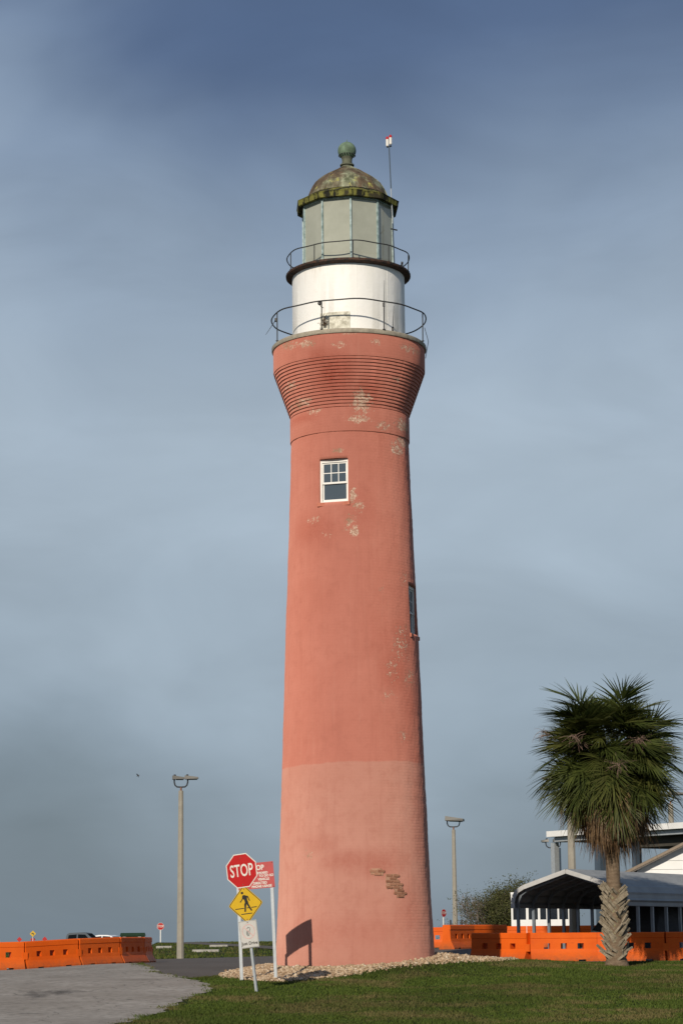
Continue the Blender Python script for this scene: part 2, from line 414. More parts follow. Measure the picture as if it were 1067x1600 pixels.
tag(sheet('concrete_driveway', concrete_poly, MT['concrete'], .012, .6, .14), 'stained pale concrete driveway', None, None, 'structure')
tag(sheet('asphalt_road', asphalt_poly, MT['asphalt'], .008, .6, .03), 'grey brown asphalt road crossing behind the tower', None, None, 'structure')
far_poly = [gp(150, 1487.5), gp(440, 1485), (2, 112), (30, 112), (30, 128), (2, 126), gp(440, 1480.5), gp(150, 1482.5)]
tag(sheet('far_road', far_poly, MT['asphalt'], .04, 1.5), 'distant grey road in front of the grass bank', None, None, 'structure')

def blades_far(n, x0, x1, y0, y1, hmin, hmax, w):
    bx = rng.uniform(x0, x1, n); by = y0 * (y1 / y0) ** rng.random(n)
    keep = np.abs(bx) < by * .16 + 1
    for pl in (concrete_poly, asphalt_poly, far_poly): keep &= ~polyin(pl, bx, by)
    bx, by = bx[keep], by[keep]; n = len(bx)
    h = rng.uniform(hmin, hmax, n); w_ = w * rng.uniform(.6, 1.3, n); a = rng.uniform(0, 2*pi, n); z = gz(bx, by)
    v0 = np.stack([bx - np.cos(a) * w_, by - np.sin(a) * w_, z - .01], -1); v1 = np.stack([bx + np.cos(a) * w_, by + np.sin(a) * w_, z - .01], -1)
    v2 = np.stack([bx + rng.normal(0, .4, n) * h, by + rng.normal(0, .4, n) * h, z + h], -1)
    return np.stack([v0, v1, v2], 1).reshape(-1, 3), np.repeat(np.clip(rng.normal(.55, .25, n), 0, 1), 3)

# ------------------------------------------------------------------ lighthouse
LH = empty('lighthouse', (TX, TY, 0), label='tall salmon red brick lighthouse with white drum and glazed lantern', cat='lighthouse')
DE = math.hypot(TX, TY)
def tz(py): return at(548, py, TY).z
def tr(hw, py): return (at(548 + hw, py, TY) - at(548, py, TY)).length * math.cos(math.asin(min(.99, hw / F)))
shaft_prof = [(1545, 126.5), (1500, 124.2), (1400, 119), (1193, 110.7), (1000, 103.6), (870, 98.2), (760, 93.6), (690, 91.6)]
sz = np.array([tz(a) for a, b in shaft_prof]); sr = np.array([tr(b, a) for a, b in shaft_prof])
def shaft_r(z): return float(np.interp(z, sz, sr))
def tower_pt(px, py):                         # point of the shaft under a pixel, local to the tower
    d = ray(px, py); o = CAM - Vector((TX, TY, 0)); r = 1.8
    for _ in range(12):
        a = d.x**2 + d.y**2; b = 2*(o.x*d.x + o.y*d.y); c = o.x**2 + o.y**2 - r*r
        t = (-b - math.sqrt(max(b*b - 4*a*c, 0))) / (2*a); p = o + d * t; r = shaft_r(p.z)
    return p
def cyl_pt(px, py, r):
    d = ray(px, py); o = CAM - Vector((TX, TY, 0))
    a = d.x**2 + d.y**2; b = 2*(o.x*d.x + o.y*d.y); c = o.x**2 + o.y**2 - r*r
    t = (-b - math.sqrt(max(b*b - 4*a*c, 0))) / (2*a); return o + d * t

# paint: two coats, stains, peeled places with their own shapes
zb = tower_pt(552, 1190).z
peels = []   # (px, py, sx, sz, strength)
def PP(px, py, wx, wz, s=1.0, rad=None):
    p = tower_pt(px, py) if rad is None else cyl_pt(px, py, rad)
    peels.append((p, wx, wz, s))
rc = tr(104, 620); rb = tr(117.5, 560)
for a in [(527,704,.28,.12,.9),(552,775,.16,.35,1.0),(560,790,.25,.25,.85),(553,828,.2,.3,.95),(548,815,.35,.45,.7),(490,812,.28,.18,.7),(512,835,.3,.2,.55),(620,700,.3,.35,.8),(630,692,.3,.25,.85),
          (628,985,.3,.3,.62),(625,1010,.35,.7,.64),(612,1045,.3,.6,.58),(640,1060,.25,.5,.66),(605,1085,.35,.3,.55),(632,905,.25,.4,.6),(596,920,.15,.25,.5),(485,1335,.28,.28,.6),(630,1150,.2,.3,.6)]: PP(*a)
for a in [(565,625,.42,.5,1.0),(560,652,.5,.18,.95),(470,628,.5,.3,.8),(455,605,.4,.22,.75),(490,640,.35,.15,.8),(620,595,.3,.15,.65),(600,662,.35,.2,.8),(630,660,.3,.3,.9)]: PP(*a, rad=rc)
for a in [(452,540,.4,.22,.85),(480,538,.45,.2,.85),(530,539,.35,.14,.85),(588,534,.25,.18,.75),(640,545,.4,.22,.8),(545,521,.4,.1,.7)]: PP(*a, rad=rb)
stains = []
for px, py, wx, wz, s, rad in [(520,585,.7,.75,1.0,rc),(575,610,.5,.5,.7,rc),(498,560,.45,.4,.7,rb),(500,825,.8,.55,.75,None),(560,800,.6,.8,.5,None),(628,1000,.4,.9,1.0,None),(618,1050,.6,.8,.95,None),(640,1100,.4,1.2,.7,None),(600,1000,.8,.7,.5,None),(640,960,.5,1.6,.5,None),
                               (545,1345,.9,.35,.75,None),(590,1350,.8,.45,.8,None),(500,1320,.6,.35,.5,None),(640,1420,.5,1.0,.6,None),(655,1250,.3,2.2,.6,None),(640,760,.35,1.8,.6,None),(540,1455,1.6,.5,.4,None),(470,650,.6,.2,.6,rc)]:
    p = tower_pt(px, py) if rad is None else cyl_pt(px, py, rad); stains.append((p, wx, wz, s))

def tower_paint(name, courses=True):
    k = M_(name); v = k.coord()
    nA = k.noise(v, 11.0, 9, .74, .3); nB = k.noise(v, 1.3, 6, .6); nC = k.noise(v, .35, 5, .55); nF = k.noise(v, 34, 4, .7)
    sx = k.n('ShaderNodeSeparateXYZ', {0: v})
    # lower lighter coat with an uneven edge
    e = k.math('ADD', sx.outputs[2], k.rng(k.noise(v, 2.0, 4), 0, 1, -.07, .07))
    e = k.math('ADD', e, k.math('MULTIPLY', sx.outputs[0], -.03))
    low = k.rng(e, zb + .02, zb - .02)
    up = k.mix(k.rng(nB, .3, .7), (.512, .192, .138), (.545, .217, .158))
    lo = k.mix(k.rng(nB, .3, .7), (.522, .252, .190), (.555, .280, .215))
    c = k.mix(low, up, lo)
    c = k.mix(k.rng(nC, .40, .75, 0, .4), c, (.43, .138, .09))
    # rain streaks running down and a mottled film of dirt
    stv = k.vmath('MULTIPLY', v, (1, 1, .07)).outputs[0]
    c = k.mix(k.rng(k.noise(stv, 5.5, 6, .65), .52, .72, 0, .20), c, (.34, .105, .07))
    c = k.mix(k.rng(k.noise(stv, 9.0, 5, .6), .55, .75, 0, .12), c, (.60, .33, .25))
    c = k.mix(k.rng(k.noise(v, 3.2, 8, .7), .5, .72, 0, .30), c, (.38, .125, .085))
    c = k.mix(k.rng(sx.outputs[2], .9, .25, 0, .30), c, (.40, .17, .12))
    stn = None
    for p, wx, wz, s in stains:
        d = k.vmath('MULTIPLY', k.vmath('SUBTRACT', v, tuple(p)).outputs[0], (1/wx, 0, 1/wz)).outputs[0]
        l = k.n('ShaderNodeVectorMath', {0: d}, operation='LENGTH').outputs[1]
        w = k.rng(l, 1.25, 0, 0, s, True); stn = w if stn is None else k.math('MAXIMUM', stn, w)
    stn = k.math('MULTIPLY', stn, k.rng(nA, .25, .6, .35, 1))
    c = k.mix(k.math('MULTIPLY', stn, k.rng(sx.outputs[2], 13.0, 14.6, .62, .95)), c, (.37, .082, .048))
    pl = None
    for p, wx, wz, s in peels:
        d = k.vmath('MULTIPLY', k.vmath('SUBTRACT', v, tuple(p)).outputs[0], (1/wx, 0, 1/wz)).outputs[0]
        l = k.n('ShaderNodeVectorMath', {0: d}, operation='LENGTH').outputs[1]
        w = k.rng(l, 1.35, .1, 0, s, True); pl = w if pl is None else k.math('MAXIMUM', pl, w)
    sc = k.math('ADD', k.math('MULTIPLY', pl, .295), nA)
    sparse = k.math('ADD', k.math('MULTIPLY', nB, .18), nA)
    peel = k.rng(sc, .69, .76)
    peel = k.math('MAXIMUM', peel, k.rng(sparse, .845, .86))
    under = k.mix(k.rng(nF, .4, .6), (.38, .19, .125), (.72, .57, .45))
    under = k.mix(k.rng(nB, .5, .62, 0, .7), under, (.30, .15, .085))
    c = k.mix(peel, c, under)
    c = k.mix(k.math('MULTIPLY', k.rng(nF, .62, .8), .25), c, (.25, .07, .05))
    k.col(c); k.rough(.78, .28)
    h = k.math('ADD', k.math('MULTIPLY', nF, .35), k.math('MULTIPLY', peel, -.8))
    if courses:
        ang = k.math('ARCTAN2', sx.outputs[1], sx.outputs[0])
        uv = k.n('ShaderNodeCombineXYZ', {0: k.math('MULTIPLY', ang, 1.9), 1: sx.outputs[2], 2: 0.0}).outputs[0]
        br = k.n('ShaderNodeTexBrick', {'Vector': uv, 'Scale': 1.0, 'Mortar Size': .008, 'Mortar Smooth': .8, 'Brick Width': .215, 'Row Height': .077}, offset=.5)
        h = k.math('ADD', h, k.math('MULTIPLY', br.outputs['Fac'], -.42))
    k.bump(h, .006, .8)
    if 'Diffuse Roughness' in k.b.inputs: k.b.inputs['Diffuse Roughness'].default_value = 1.0
    return k.m
MT['paint'] = tower_paint('salmon_paint')
MT['paint_band'] = MT['paint']

# windows: (theta from the camera axis, width, z0, z1, recess)
pw = tower_pt(520.5, 750)
th1 = math.atan2(pw.x, -pw.y)
w1 = dict(th=th1, w=.80, z0=tower_pt(520.5, 784.2).z, z1=tower_pt(520.5, 716).z, d=.085)
th2 = R(74)
zc0 = at(645, 994, TY - .3).z; zc1 = at(645, 917, TY - .3).z
w2 = dict(th=th2, w=.80, z0=zc0, z1=zc1, d=.07)

def th_grid(z0, z1, wins, nseg):
    ts = list(np.linspace(0, 2*pi, nseg, endpoint=False))
    for w in wins:
        r = shaft_r((w['z0'] + w['z1']) / 2); h = math.asin(w['w'] / 2 / r)
        for e in (w['th'] - h, w['th'] + h):
            e %= 2*pi; ts = [t for t in ts if abs((t - e + pi) % (2*pi) - pi) > .6 * 2*pi/nseg] + [e]
        w['h'] = h
    return sorted(ts)
ths = th_grid(0, 0, (w1, w2), 288)
zl = list(np.arange(-.4, tz(690), .077))
for w in (w1, w2):
    for e in (w['z0'], w['z1']): zl = [z for z in zl if abs(z - e) > .03] + [e]
zl.append(tz(690)); zl.sort(); zl = np.array(zl)
nt_, nz_ = len(ths), len(zl)
V = np.zeros((nz_, nt_, 3))
lr = np.random.default_rng(3)
ta = np.array(ths)
def nzf(t, z): return np.sin(9*t + 1.7*z) * .3 + np.sin(23*t - 2.3*z + 1) * .3 + np.sin(5*t + 4.1*z + 2) * .4
for i, z in enumerate(zl):
    rj = shaft_r(z) + .0014 * lr.standard_normal() + .0022 * lr.standard_normal(nt_) + .006 * nzf(ta, z)
    V[i, :, 0] = rj * np.sin(ta); V[i, :, 1] = -rj * np.cos(ta); V[i, :, 2] = z
sm = MB(); fl = []
def inwin(t0, t1, z0, z1):
    tm = (t0 + t1) / 2; zm = (z0 + z1) / 2
    for w in (w1, w2):
        if abs((tm - w['th'] + pi) % (2*pi) - pi) < w['h'] and w['z0'] < zm < w['z1']: return w
    return None
id2 = np.arange(nz_ * nt_).reshape(nz_, nt_)
edges = {}
for i in range(nz_ - 1):
    for j in range(nt_):
        j2 = (j + 1) % nt_; t1 = ths[j2] if j2 else 2*pi
        f = (id2[i, j], id2[i, j2], id2[i+1, j2], id2[i+1, j])
        w = inwin(ths[j], t1, zl[i], zl[i+1])
        if w is None: fl.append(tuple(int(q_) for q_ in f))
        else:
            for a, b in ((0, 1), (1, 2), (2, 3), (3, 0)):
                e = (int(f[a]), int(f[b])); kk = tuple(sorted(e))
                if kk in edges: edges[kk] = None
                else: edges[kk] = (e, w)
VV = [tuple(p) for p in V.reshape(-1, 3)]
def win_frame(w):
    r = shaft_r((w['z0'] + w['z1']) / 2)
    ex = Vector((math.cos(w['th']), math.sin(w['th']), 0)); nrm = Vector((math.sin(w['th']), -math.cos(w['th']), 0))
    return ex, nrm, r * math.cos(w['h'])
inner = {}
for kk, ev in edges.items():
    if ev is None: continue
    (a, b), w = ev; ex, nrm, rr = win_frame(w)
    ii = []
    for p in (a, b):
        if p not in inner:
            P = Vector(VV[p]); lat = P.dot(ex); inner[p] = len(VV); VV.append(tuple(ex * lat + nrm * (rr - w['d'] - .12) + Vector((0, 0, P.z))))
        ii.append(inner[p])
    fl.append((b, a, ii[0], ii[1]))
sm.v = VV; sm.f = fl; sm.mi = [0] * len(fl)
shaft = sm.build('shaft', MT['paint'], LH, smooth='all')

def make_window(w, six=True):
    ex, nrm, rr = win_frame(w)
    W = w['w']; H = w['z1'] - w['z0']
    root = bpy.data.objects.new('window', None); link(root, LH); root.empty_display_size = .1
    mat = Matrix((ex, -nrm, Vector((0, 0, 1)))).transposed().to_4x4()
    mat.translation = nrm * (rr - w['d']) + Vector((0, 0, w['z0'])); root.matrix_local = mat
    # local: x right, y into the wall, z up
    f = MB(); t = .055
    f.box(-W/2 + .004, -W/2 + t, 0, .11, .004, H - .004); f.box(W/2 - t, W/2 - .004, 0, .11, .004, H - .004)
    f.box(-W/2 + t, W/2 - t, 0, .11, H - t - .03, H - .004); f.box(-W/2 + t, W/2 - t, 0, .11, .004, .05)
    f.build('frame', MT['white'], root)
    mid = H * .46; sw = .038
    up = MB()
    x0, x1 = -W/2 + t, W/2 - t; z0, z1 = mid - .02, H - t - .03
    up.box(x0, x0 + sw, .03, .06, z0, z1); up.box(x1 - sw, x1, .03, .06, z0, z1)
    up.box(x0 + sw, x1 - sw, .03, .06, z0, z0 + .05); up.box(x0 + sw, x1 - sw, .03, .06, z1 - sw, z1)
    up.build('upper_sash', MT['white'], root)
    ix0, ix1, iz0, iz1 = x0 + sw, x1 - sw, z0 + .05, z1 - sw
    pwid = (ix1 - ix0) / 3; ph = (iz1 - iz0) / 2
    for a in (1, 2): MB().box(ix0 + a*pwid - .011, ix0 + a*pwid + .011, .032, .058, iz0, iz1).build('glazing_bar', MT['white'], root)
    for a in range(3):
        xa, xb = ix0 + a*pwid + (.011 if a else 0), ix0 + (a+1)*pwid - (.011 if a < 2 else 0)
        MB().box(xa, xb, .034, .056, iz0 + ph - .011, iz0 + ph + .011).build('glazing_bar', MT['white'], root)
        for b in range(2): MB().box(xa, xb, .042, .048, iz0 + b*ph + (.011 if b else 0), iz0 + (b+1)*ph - (0 if b else .011)).build('pane', MT['glass'], root)
    lo = MB(); z0, z1 = .05, mid + .02
    lo.box(x0, x0 + sw, .065, .095, z0, z1); lo.box(x1 - sw, x1, .065, .095, z0, z1)
    lo.box(x0 + sw, x1 - sw, .065, .095, z0, z0 + .06); lo.box(x0 + sw, x1 - sw, .065, .095, z1 - .04, z1)
    lo.build('lower_sash', MT['white'], root)
    MB().box(x0 + sw, x1 - sw, .077, .083, z0 + .06, z1 - .04).build('pane', MT['glass'], root)
    s = MB(); s.box(-W/2 - .05, W/2 + .05, -w['d'] - .055, -.002, -.095, .003); s.build('sill', MT['paint_plain'], root)
    return root
k = M_('sill_paint'); v = k.coord(); n = k.noise(v, 9, 6, .65)
k.col(k.mix(k.rng(n, .3, .7), (.40, .12, .075), (.50, .185, .12))); k.rough(.8, .3); k.bump(n, .006); MT['paint_plain'] = k.m
make_window(w1); make_window(w2)

# collar band, corbel courses, parapet
def ring(prof, name, mat, n=192, parent=None, jit=0.0):
    mb = MB(); mb.lathe(prof, n, close=False)
    if jit:
        r_ = np.random.default_rng(hash(name) % 1000 + len(prof))
        mb.v = [(x*(1+s_), y*(1+s_), z) for (x, y, z), s_ in zip(mb.v, jit * r_.standard_normal(len(mb.v)))]
    return mb.build(name, mat, parent or LH, smooth=True)
zc_b, zc_t = tz(693.6), tz(657)
r_c = tr(92.9, 690)
rs = shaft_r(tz(692)) - .03
ring([(rs, zc_b), (r_c, zc_b), (r_c + .004, zc_b + .015), (r_c + .004, zc_t - .01), (r_c - .01, zc_t), (rs - .3, zc_t)], 'collar_band', MT['paint_band'], jit=.0006)
zt_c = tz(585.5); NC = 15
ra, rb_ = tr(91.3, 655), tr(117.2, 588)
hstep = (zt_c - zc_t) / NC
for i in range(NC):
    r_ = ra + (rb_ - ra) * (i + .75) / NC; z0 = zc_t + i * hstep; z1 = z0 + hstep
    ring([(r_ - .30, z0 + .0005), (r_ - .034, z0 + .0005), (r_ - .034, z0 + .014), (r_ - .004, z0 + .015), (r_, z0 + .020), (r_ + .001, z1 - .004), (r_ - .005, z1), (r_ - .30, z1)], 'corbel_course', MT['paint_band'], jit=.0007)
zp1 = tz(551); zp2 = tz(544.5)
rp = tr(118, 560)
ring([(rp - .3, zt_c), (rp - .006, zt_c), (rp, zt_c + .02), (rp + .006, zp1 - .004), (rp - .4, zp1 - .004)], 'parapet_band', MT['paint_band'], jit=.0006)
rg = tr(120.6, 548)
ring([(.3, zp1 - .003), (rg - .015, zp1 - .003), (rg, zp1 + .02), (rg, zp2 - .015), (rg - .02, zp2), (.2, zp2)], 'gallery_slab', MT['slab'], jit=.001)

# white watch-room drum
rd = tr(87.7, 480); zd0 = zp2 - .02; zd1 = tz(435.5)
k = M_('drum_white'); v = k.coord()
st = k.vmath('MULTIPLY', v, (1, 1, .16)).outputs[0]
n1 = k.noise(st, 3.0, 6, .6); n2 = k.noise(v, 5, 6, .65)
c = k.mix(k.rng(n1, .35, .75), (.81, .80, .77), (.77, .76, .715))
c = k.mix(k.math('MULTIPLY', k.rng(n2, .62, .8), .25), c, (.50, .47, .38))
sx = k.n('ShaderNodeSeparateXYZ', {0: v})
rim = k.math('MULTIPLY', k.rng(sx.outputs[2], zd1 - .65, zd1 - .05), k.rng(k.noise(st, 6.5, 5, .6), .52, .66))
c = k.mix(k.math('MULTIPLY', rim, .25), c, (.34, .24, .15))
k.col(c); k.rough(.55, .4); k.bump(n2, .01); MT['drum'] = k.m
drum = ring([(rd - .01, zd0), (rd, zd0 + .01), (rd, zd1)], 'watch_drum', MT['drum'], n=128, jit=.0008)
for ang in (-62, -27, 8, 43, 78):             # plate seams
    a = R(ang); MB().box(-.012, .012, -rd - .003, -rd + .02, zd0 + .02, zd1 - .03).build('plate_seam', MT['drum'], LH).rotation_euler = (0, 0, a)
# hatch low on the drum, with a rusty bush of cable beside it
k = M_('hatch_board'); v = k.coord(); n1 = k.noise(v, 7, 7, .7)
k.col(k.mix(k.rng(n1, .40, .62), (.70, .68, .58), (.36, .34, .27))); k.rough(.8, .3); MT['hatch'] = k.m
ph0 = cyl_pt(523, 500, rd); hb = MB(); thh = math.atan2(ph0.x, -ph0.y)
zh0, zh1 = cyl_pt(523, 516, rd).z, cyl_pt(523, 487.5, rd).z
for a, b, z0_, z1_ in ((-.42, .42, zh0, zh1),):
    N = 10; vs_ = []; fs_ = []
    for i in range(N + 1):
        t = thh + (a + (b - a) * i / N) / rd
        for z in (z0_, z1_): vs_.append(((rd + .012) * math.sin(t), -(rd + .012) * math.cos(t), z))
        for z in (z0_, z1_): vs_.append(((rd - .02) * math.sin(t), -(rd - .02) * math.cos(t), z))
    for i in range(N):
        o_ = i * 4; p_ = o_ + 4
        fs_ += [(o_, p_, p_ + 1, o_ + 1), (o_ + 1, p_ + 1, p_ + 3, o_ + 3), (o_, o_ + 2, p_ + 2, p_)]
    fs_ += [(0, 1, 3, 2), (N*4, N*4+2, N*4+3, N*4+1)]
    hb.add(vs_, fs_)
hatch = hb.build('hatch', MT['hatch'], LH)

# lantern deck
zk0, zk1, zk2 = tz(436.8), tz(435), tz(431)
rk = tr(97, 430)
ring([(rd - .01, zk0), (rd + .03, zk0 + .004), (rk - .03, zk1 - .004), (rk, zk1 + .006), (rk + .004, zk1 + .02), (rk + .004, zk2 - .012), (rk - .006, zk2), (.2, zk2)], 'lantern_deck', MT['deck_iron'], n=128, jit=.0012)

# lantern: ten sides, one corner turned almost to the camera
ND = 10; TH0 = R(3.4)
RL = tr(72, 370); zl0 = zk2 + .002; zl1 = tz(328)
def dpt(th, r, z): return Vector((r * math.sin(th), -r * math.cos(th), z))
curb = MB(); curb.lathe([(RL + .03, zl0), (RL + .03, zl0 + .10), (RL - .05, zl0 + .10)], ND, a0=TH0 - pi/2, close=False); curb.build('lantern_curb', MT['mullion'], LH)
zg0 = zl0 + .10; zg1 = zl1 - .075
for kx in range(ND):
    t0, t1 = TH0 + kx * 2*pi/ND, TH0 + (kx + 1) * 2*pi/ND
    a, b = dpt(t0, RL - .012, 0), dpt(t1, RL - .012, 0); d = (b - a).normalized(); inn = Vector((-d.y, d.x, 0))
    if inn.dot(a) > 0: inn = -inn
    a2, b2 = a + d * .02, b - d * .02
    vs_ = [a2, b2, b2 + inn * .012, a2 + inn * .012]
    MB().add([p + Vector((0, 0, zg0)) for p in vs_] + [p + Vector((0, 0, zg1)) for p in vs_], [(0,3,2,1),(4,5,6,7),(0,1,5,4),(1,2,6,5),(2,3,7,6),(3,0,4,7)]).build('pane', MT['pane'], LH)
    p0 = dpt(t0, RL - .005, zg0); p1 = dpt(t0, RL - .005, zg1)
    mu = MB(); rad_ = dpt(t0, 1, 0)
    mu.bar(p0, p1, .05, .06, up=rad_); mu.build('mullion', MT['mullion'], LH)
    h = MB(); h.bar(dpt(t0, RL + .004, (zg1 + zl1) / 2), dpt(t1, RL + .004, (zg1 + zl1) / 2), .05, zl1 - zg1); h.build('head_rail', MT['mullion'], LH)

# roof: cornice, dome of ten gores, ventilator
RE = tr(81, 330); ze0, ze1 = tz(331), tz(322)
co = MB(); co.lathe([(RL - .1, ze0 + .05), (RL + .06, ze0 + .03), (RE - .06, ze0), (RE, ze0 + .012), (RE + .015, ze1 - .03), (RE + .03, ze1), (RE - .03, ze1 + .02), (tr(64, 312), tz(312))], ND, a0=TH0 - pi/2, close=False)
cornice = co.build('cornice', MT['lichen'], LH)
dome_px = [(64, 312), (60.5, 304), (57, 297.5), (52.6, 291), (47.5, 286), (40, 280), (31, 274.3), (22, 269.5), (15, 266), (10.6, 263)]
dp = [(tr(a, b), tz(b)) for a, b in dome_px]
dm = MB(); dm.lathe(dp, ND * 6, a0=TH0 - pi/2, close=False)
# flatten each gore between its ribs
nv = []
for x, y, z in dm.v:
    r = math.hypot(x, y); a = (math.atan2(x, -y) - TH0) % (2*pi/ND) - pi/ND
    f_ = .55 * (math.cos(pi/ND) / math.cos(a)) + .45
    nv.append((x * f_, y * f_, z))
dm.v = nv
roof = dm.build('roof', MT['roof_copper'], LH, smooth=True)
for kx in range(ND):
    t = TH0 + kx * 2*pi/ND
    MB().tube([dpt(t, r + .002, z) for r, z in dp], .016, 5).build('rib', MT['roof_copper'], roof)
vent = MB()
vp = [(10.6, 263.5), (9.0, 261), (8.6, 259.6), (11, 259.2), (11, 257.6), (8.2, 257), (7.8, 252), (8.2, 248.5), (9.3, 246.3)]
vent.lathe([(tr(a, b), tz(b)) for a, b in vp], 32, close=False); vent.build('ventilator_neck', MT['neck'], LH, smooth=True)
zb0 = tz(235.8); rbll = tr(14.3, 236)
bl = MB(); pr = []
for i in range(25):
    a = -pi/2 + .62 + (pi - .62) * i / 24; pr.append((rbll * math.cos(a), zb0 + rbll * math.sin(a)))
pr[-1] = (.001, pr[-1][1]); bl.lathe(pr, 40, close=False)
ball = bl.build('ventilator_ball', MT['verdigris'], LH, smooth='all')
for kx in range(20):                            # dark louvre holes round the underside
    a = kx * 2*pi/20; rr_ = rbll * math.cos(-.52) + .001; zz = zb0 + rbll * math.sin(-.52)
    h = MB(); h.prism([(-.016, -.03), (.016, -.03), (.020, .012), (0, .032), (-.020, .012)], -.006, .004); o = h.build('vent_hole', MT['black'], ball)
    o.location = (rr_ * math.sin(a), -rr_ * math.cos(a), zz); o.rotation_euler = (R(-28), 0, a)
MB().lathe([(.012, 0), (.012, .05), (.001, .10)], 8).build('finial_spike', MT['verdigris'], ball, loc=(0, 0, zb0 + rbll - .01))

# railings
def railing(name, r, zbase, zr, post_thetas, rad, label=None):
    root = bpy.data.objects.new(name, None); link(root, LH)
    lr_ = np.random.default_rng(int(r * 1000))
    pts = []
    for i in range(96):
        t = 2*pi*i/96; e = .012 * math.sin(5*t + 1) + .008 * math.sin(11*t)
        pts.append(((r + e * .6) * math.sin(t), -(r + e * .6) * math.cos(t), zr + e))
    MB().tube(pts, rad, 6, closed=True).build('rail', MT['iron'], root, smooth='all')
    for t in post_thetas:
        p = MB(); p.tube([dpt(t, r - .005, zbase - .015), dpt(t + .004, r, zr)], rad * .95, 6); p.lathe([(rad * 2.2, 0), (rad * 2.2, .015), (rad, .02)], 8)
        for i in range(len(p.v) - 24, len(p.v)): x, y, z = p.v[i]; q_ = dpt(t, r - .005, zbase); p.v[i] = (x + q_.x, y + q_.y, z + q_.z)
        p.build('post', MT['iron'], root)
    return root
rl = tr(120.4, 501)
thp = [math.asin(max(-1, min(1, (px - 545) / 120.5))) for px in (434.5, 503.5, 598, 659)]
railing('lower_railing', rl, zp2, tz(501.4), [t for t in thp] + [pi - .15, pi + .5, pi - .75], .019)
ru = tr(95.3, 405)
thq = [math.asin(max(-1, min(1, (px - 543) / 95.5))) for px in (454, 491, 550, 605, 636.5)]
railing('upper_railing', ru, zk2, tz(405.5), thq + [pi - .3, pi + .35, pi - .95, pi + .95], .016)

# exposed bricks where the paint has fallen off low on the shaft
k = M_('bare_brick'); oi = k.n('ShaderNodeObjectInfo').outputs['Random']; v = k.coord(); n = k.noise(v, 25, 5, .7)
c = k.mix(oi, (.25, .105, .063), (.37, .18, .112)); c = k.mix(k.math('MULTIPLY', k.rng(n, .52, .66), .7), c, (.40, .245, .155)); k.col(c); k.rough(.9, .2); k.bump(n, .006); MT['brick'] = k.m
k = M_('old_mortar'); v = k.coord(); n = k.noise(v, 30, 5, .7); k.col(k.mix(k.rng(n, .35, .65), (.30, .14, .088), (.50, .31, .21))); k.rough(.95, .1); MT['mortar'] = k.m
patchA = [(577, 1359), (585, 1356.5), (596, 1357), (600, 1363), (598, 1368), (584, 1367), (579, 1364)]
patchB = [(602, 1366), (619, 1365.5), (622, 1376), (626, 1383), (632, 1398), (631, 1402.5), (620, 1402), (617, 1396), (615, 1389), (603, 1388)]
bmesh_cache = None
mor = {}
for patch in (patchA, patchB):
    pts = [tower_pt(*p) for p in patch]
    lt = [(math.atan2(p.x, -p.y), p.z) for p in pts]
    zmin, zmax = min(z for _, z in lt), max(z for _, z in lt); tmin, tmax = min(t for t, _ in lt), max(t for t, _ in lt)
    r_ = shaft_r((zmin + zmax) / 2)
    # mortar bed: thin curved skin just proud of the paint
    mbm = MB(); NZ = int((zmax - zmin) / .03) + 1; NT = int((tmax - tmin) * r_ / .03) + 1
    for i in range(NZ):
        for j in range(NT):
            za, zb2 = zmin + i * .03, zmin + (i + 1) * .03; ta_, tb_ = tmin + j * .03 / r_, tmin + (j + 1) * .03 / r_
            if polyin(lt, (ta_ + tb_) / 2 + .006 * math.sin(i * 2.1), (za + zb2) / 2 + .012 * math.sin(j * 1.9)):
                mbm.add([dpt(t, shaft_r(z) + .0135 + .002 * random.random(), z) for t, z in ((ta_, za), (tb_, za), (tb_, zb2), (ta_, zb2))], [(0, 1, 2, 3)])
    mbm.build('mortar_bed', MT['mortar'], LH)
    if bmesh_cache is None:
        b = MB(); b.prism([(-.095, -.027), (.090, -.029), (.097, .022), (.085, .028), (-.09, .029), (-.098, .015)], -.014, .02); tmp = b.build('brick', MT['brick'], LH); bmesh_cache = tmp.data; bpy.data.objects.remove(tmp)
    z = zmin + .038; row = 0
    while z < zmax:
        t = tmin + (.10 if row % 2 else 0) / r_
        while t < tmax:
            if polyin(lt, t, z) and random.random() < .9:
                o = bpy.data.objects.new('brick', bmesh_cache); link(o, shaft)
                o.location = dpt(t, shaft_r(z) + .012 + random.uniform(-.004, .004), z); o.rotation_euler = (random.uniform(-.04, .04), random.uniform(-.03, .03), t)
                o.scale = (random.uniform(.85, 1.02), 1, random.uniform(.9, 1.05))
            t += .212 / r_
        z += .074; row += 1

# things fixed on the tower
def local(p): return Vector((p.x + TX, p.y + TY, p.z))
k0 = dpt(R(47), rk - .08, 0)
base = at(616, 408, TY - .6); top = at(607.5, 226, TY - .6)
mast = empty('light_mast', base, label='thin mast with two red tipped lamps rising beside the lantern', cat='light mast')
tv = top - base
MB().tube([(0, 0, -.25), tv * .32], .022, 6).build('lower_tube', MT['blue_steel'], mast)
MB().tube([tv * .32, tv * .62], .017, 6).build('middle_tube', MT['galv'], mast)
MB().tube([tv * .62, tv * .985], .019, 6).build('upper_tube', MT['blue_steel'], mast)
MB().tube([tv * .27 + Vector((-.06, 0, .02)), tv * .27 + Vector((.12, -.02, -.03))], .02, 6).build('cross_arm', MT['black'], mast)
br = MB(); br.bar(tv * .985 + Vector((-.05, 0, -.02)), tv * .985 + Vector((.06, .06, .03)), .05, .04); br.build('lamp_bracket', MT['black'], mast)
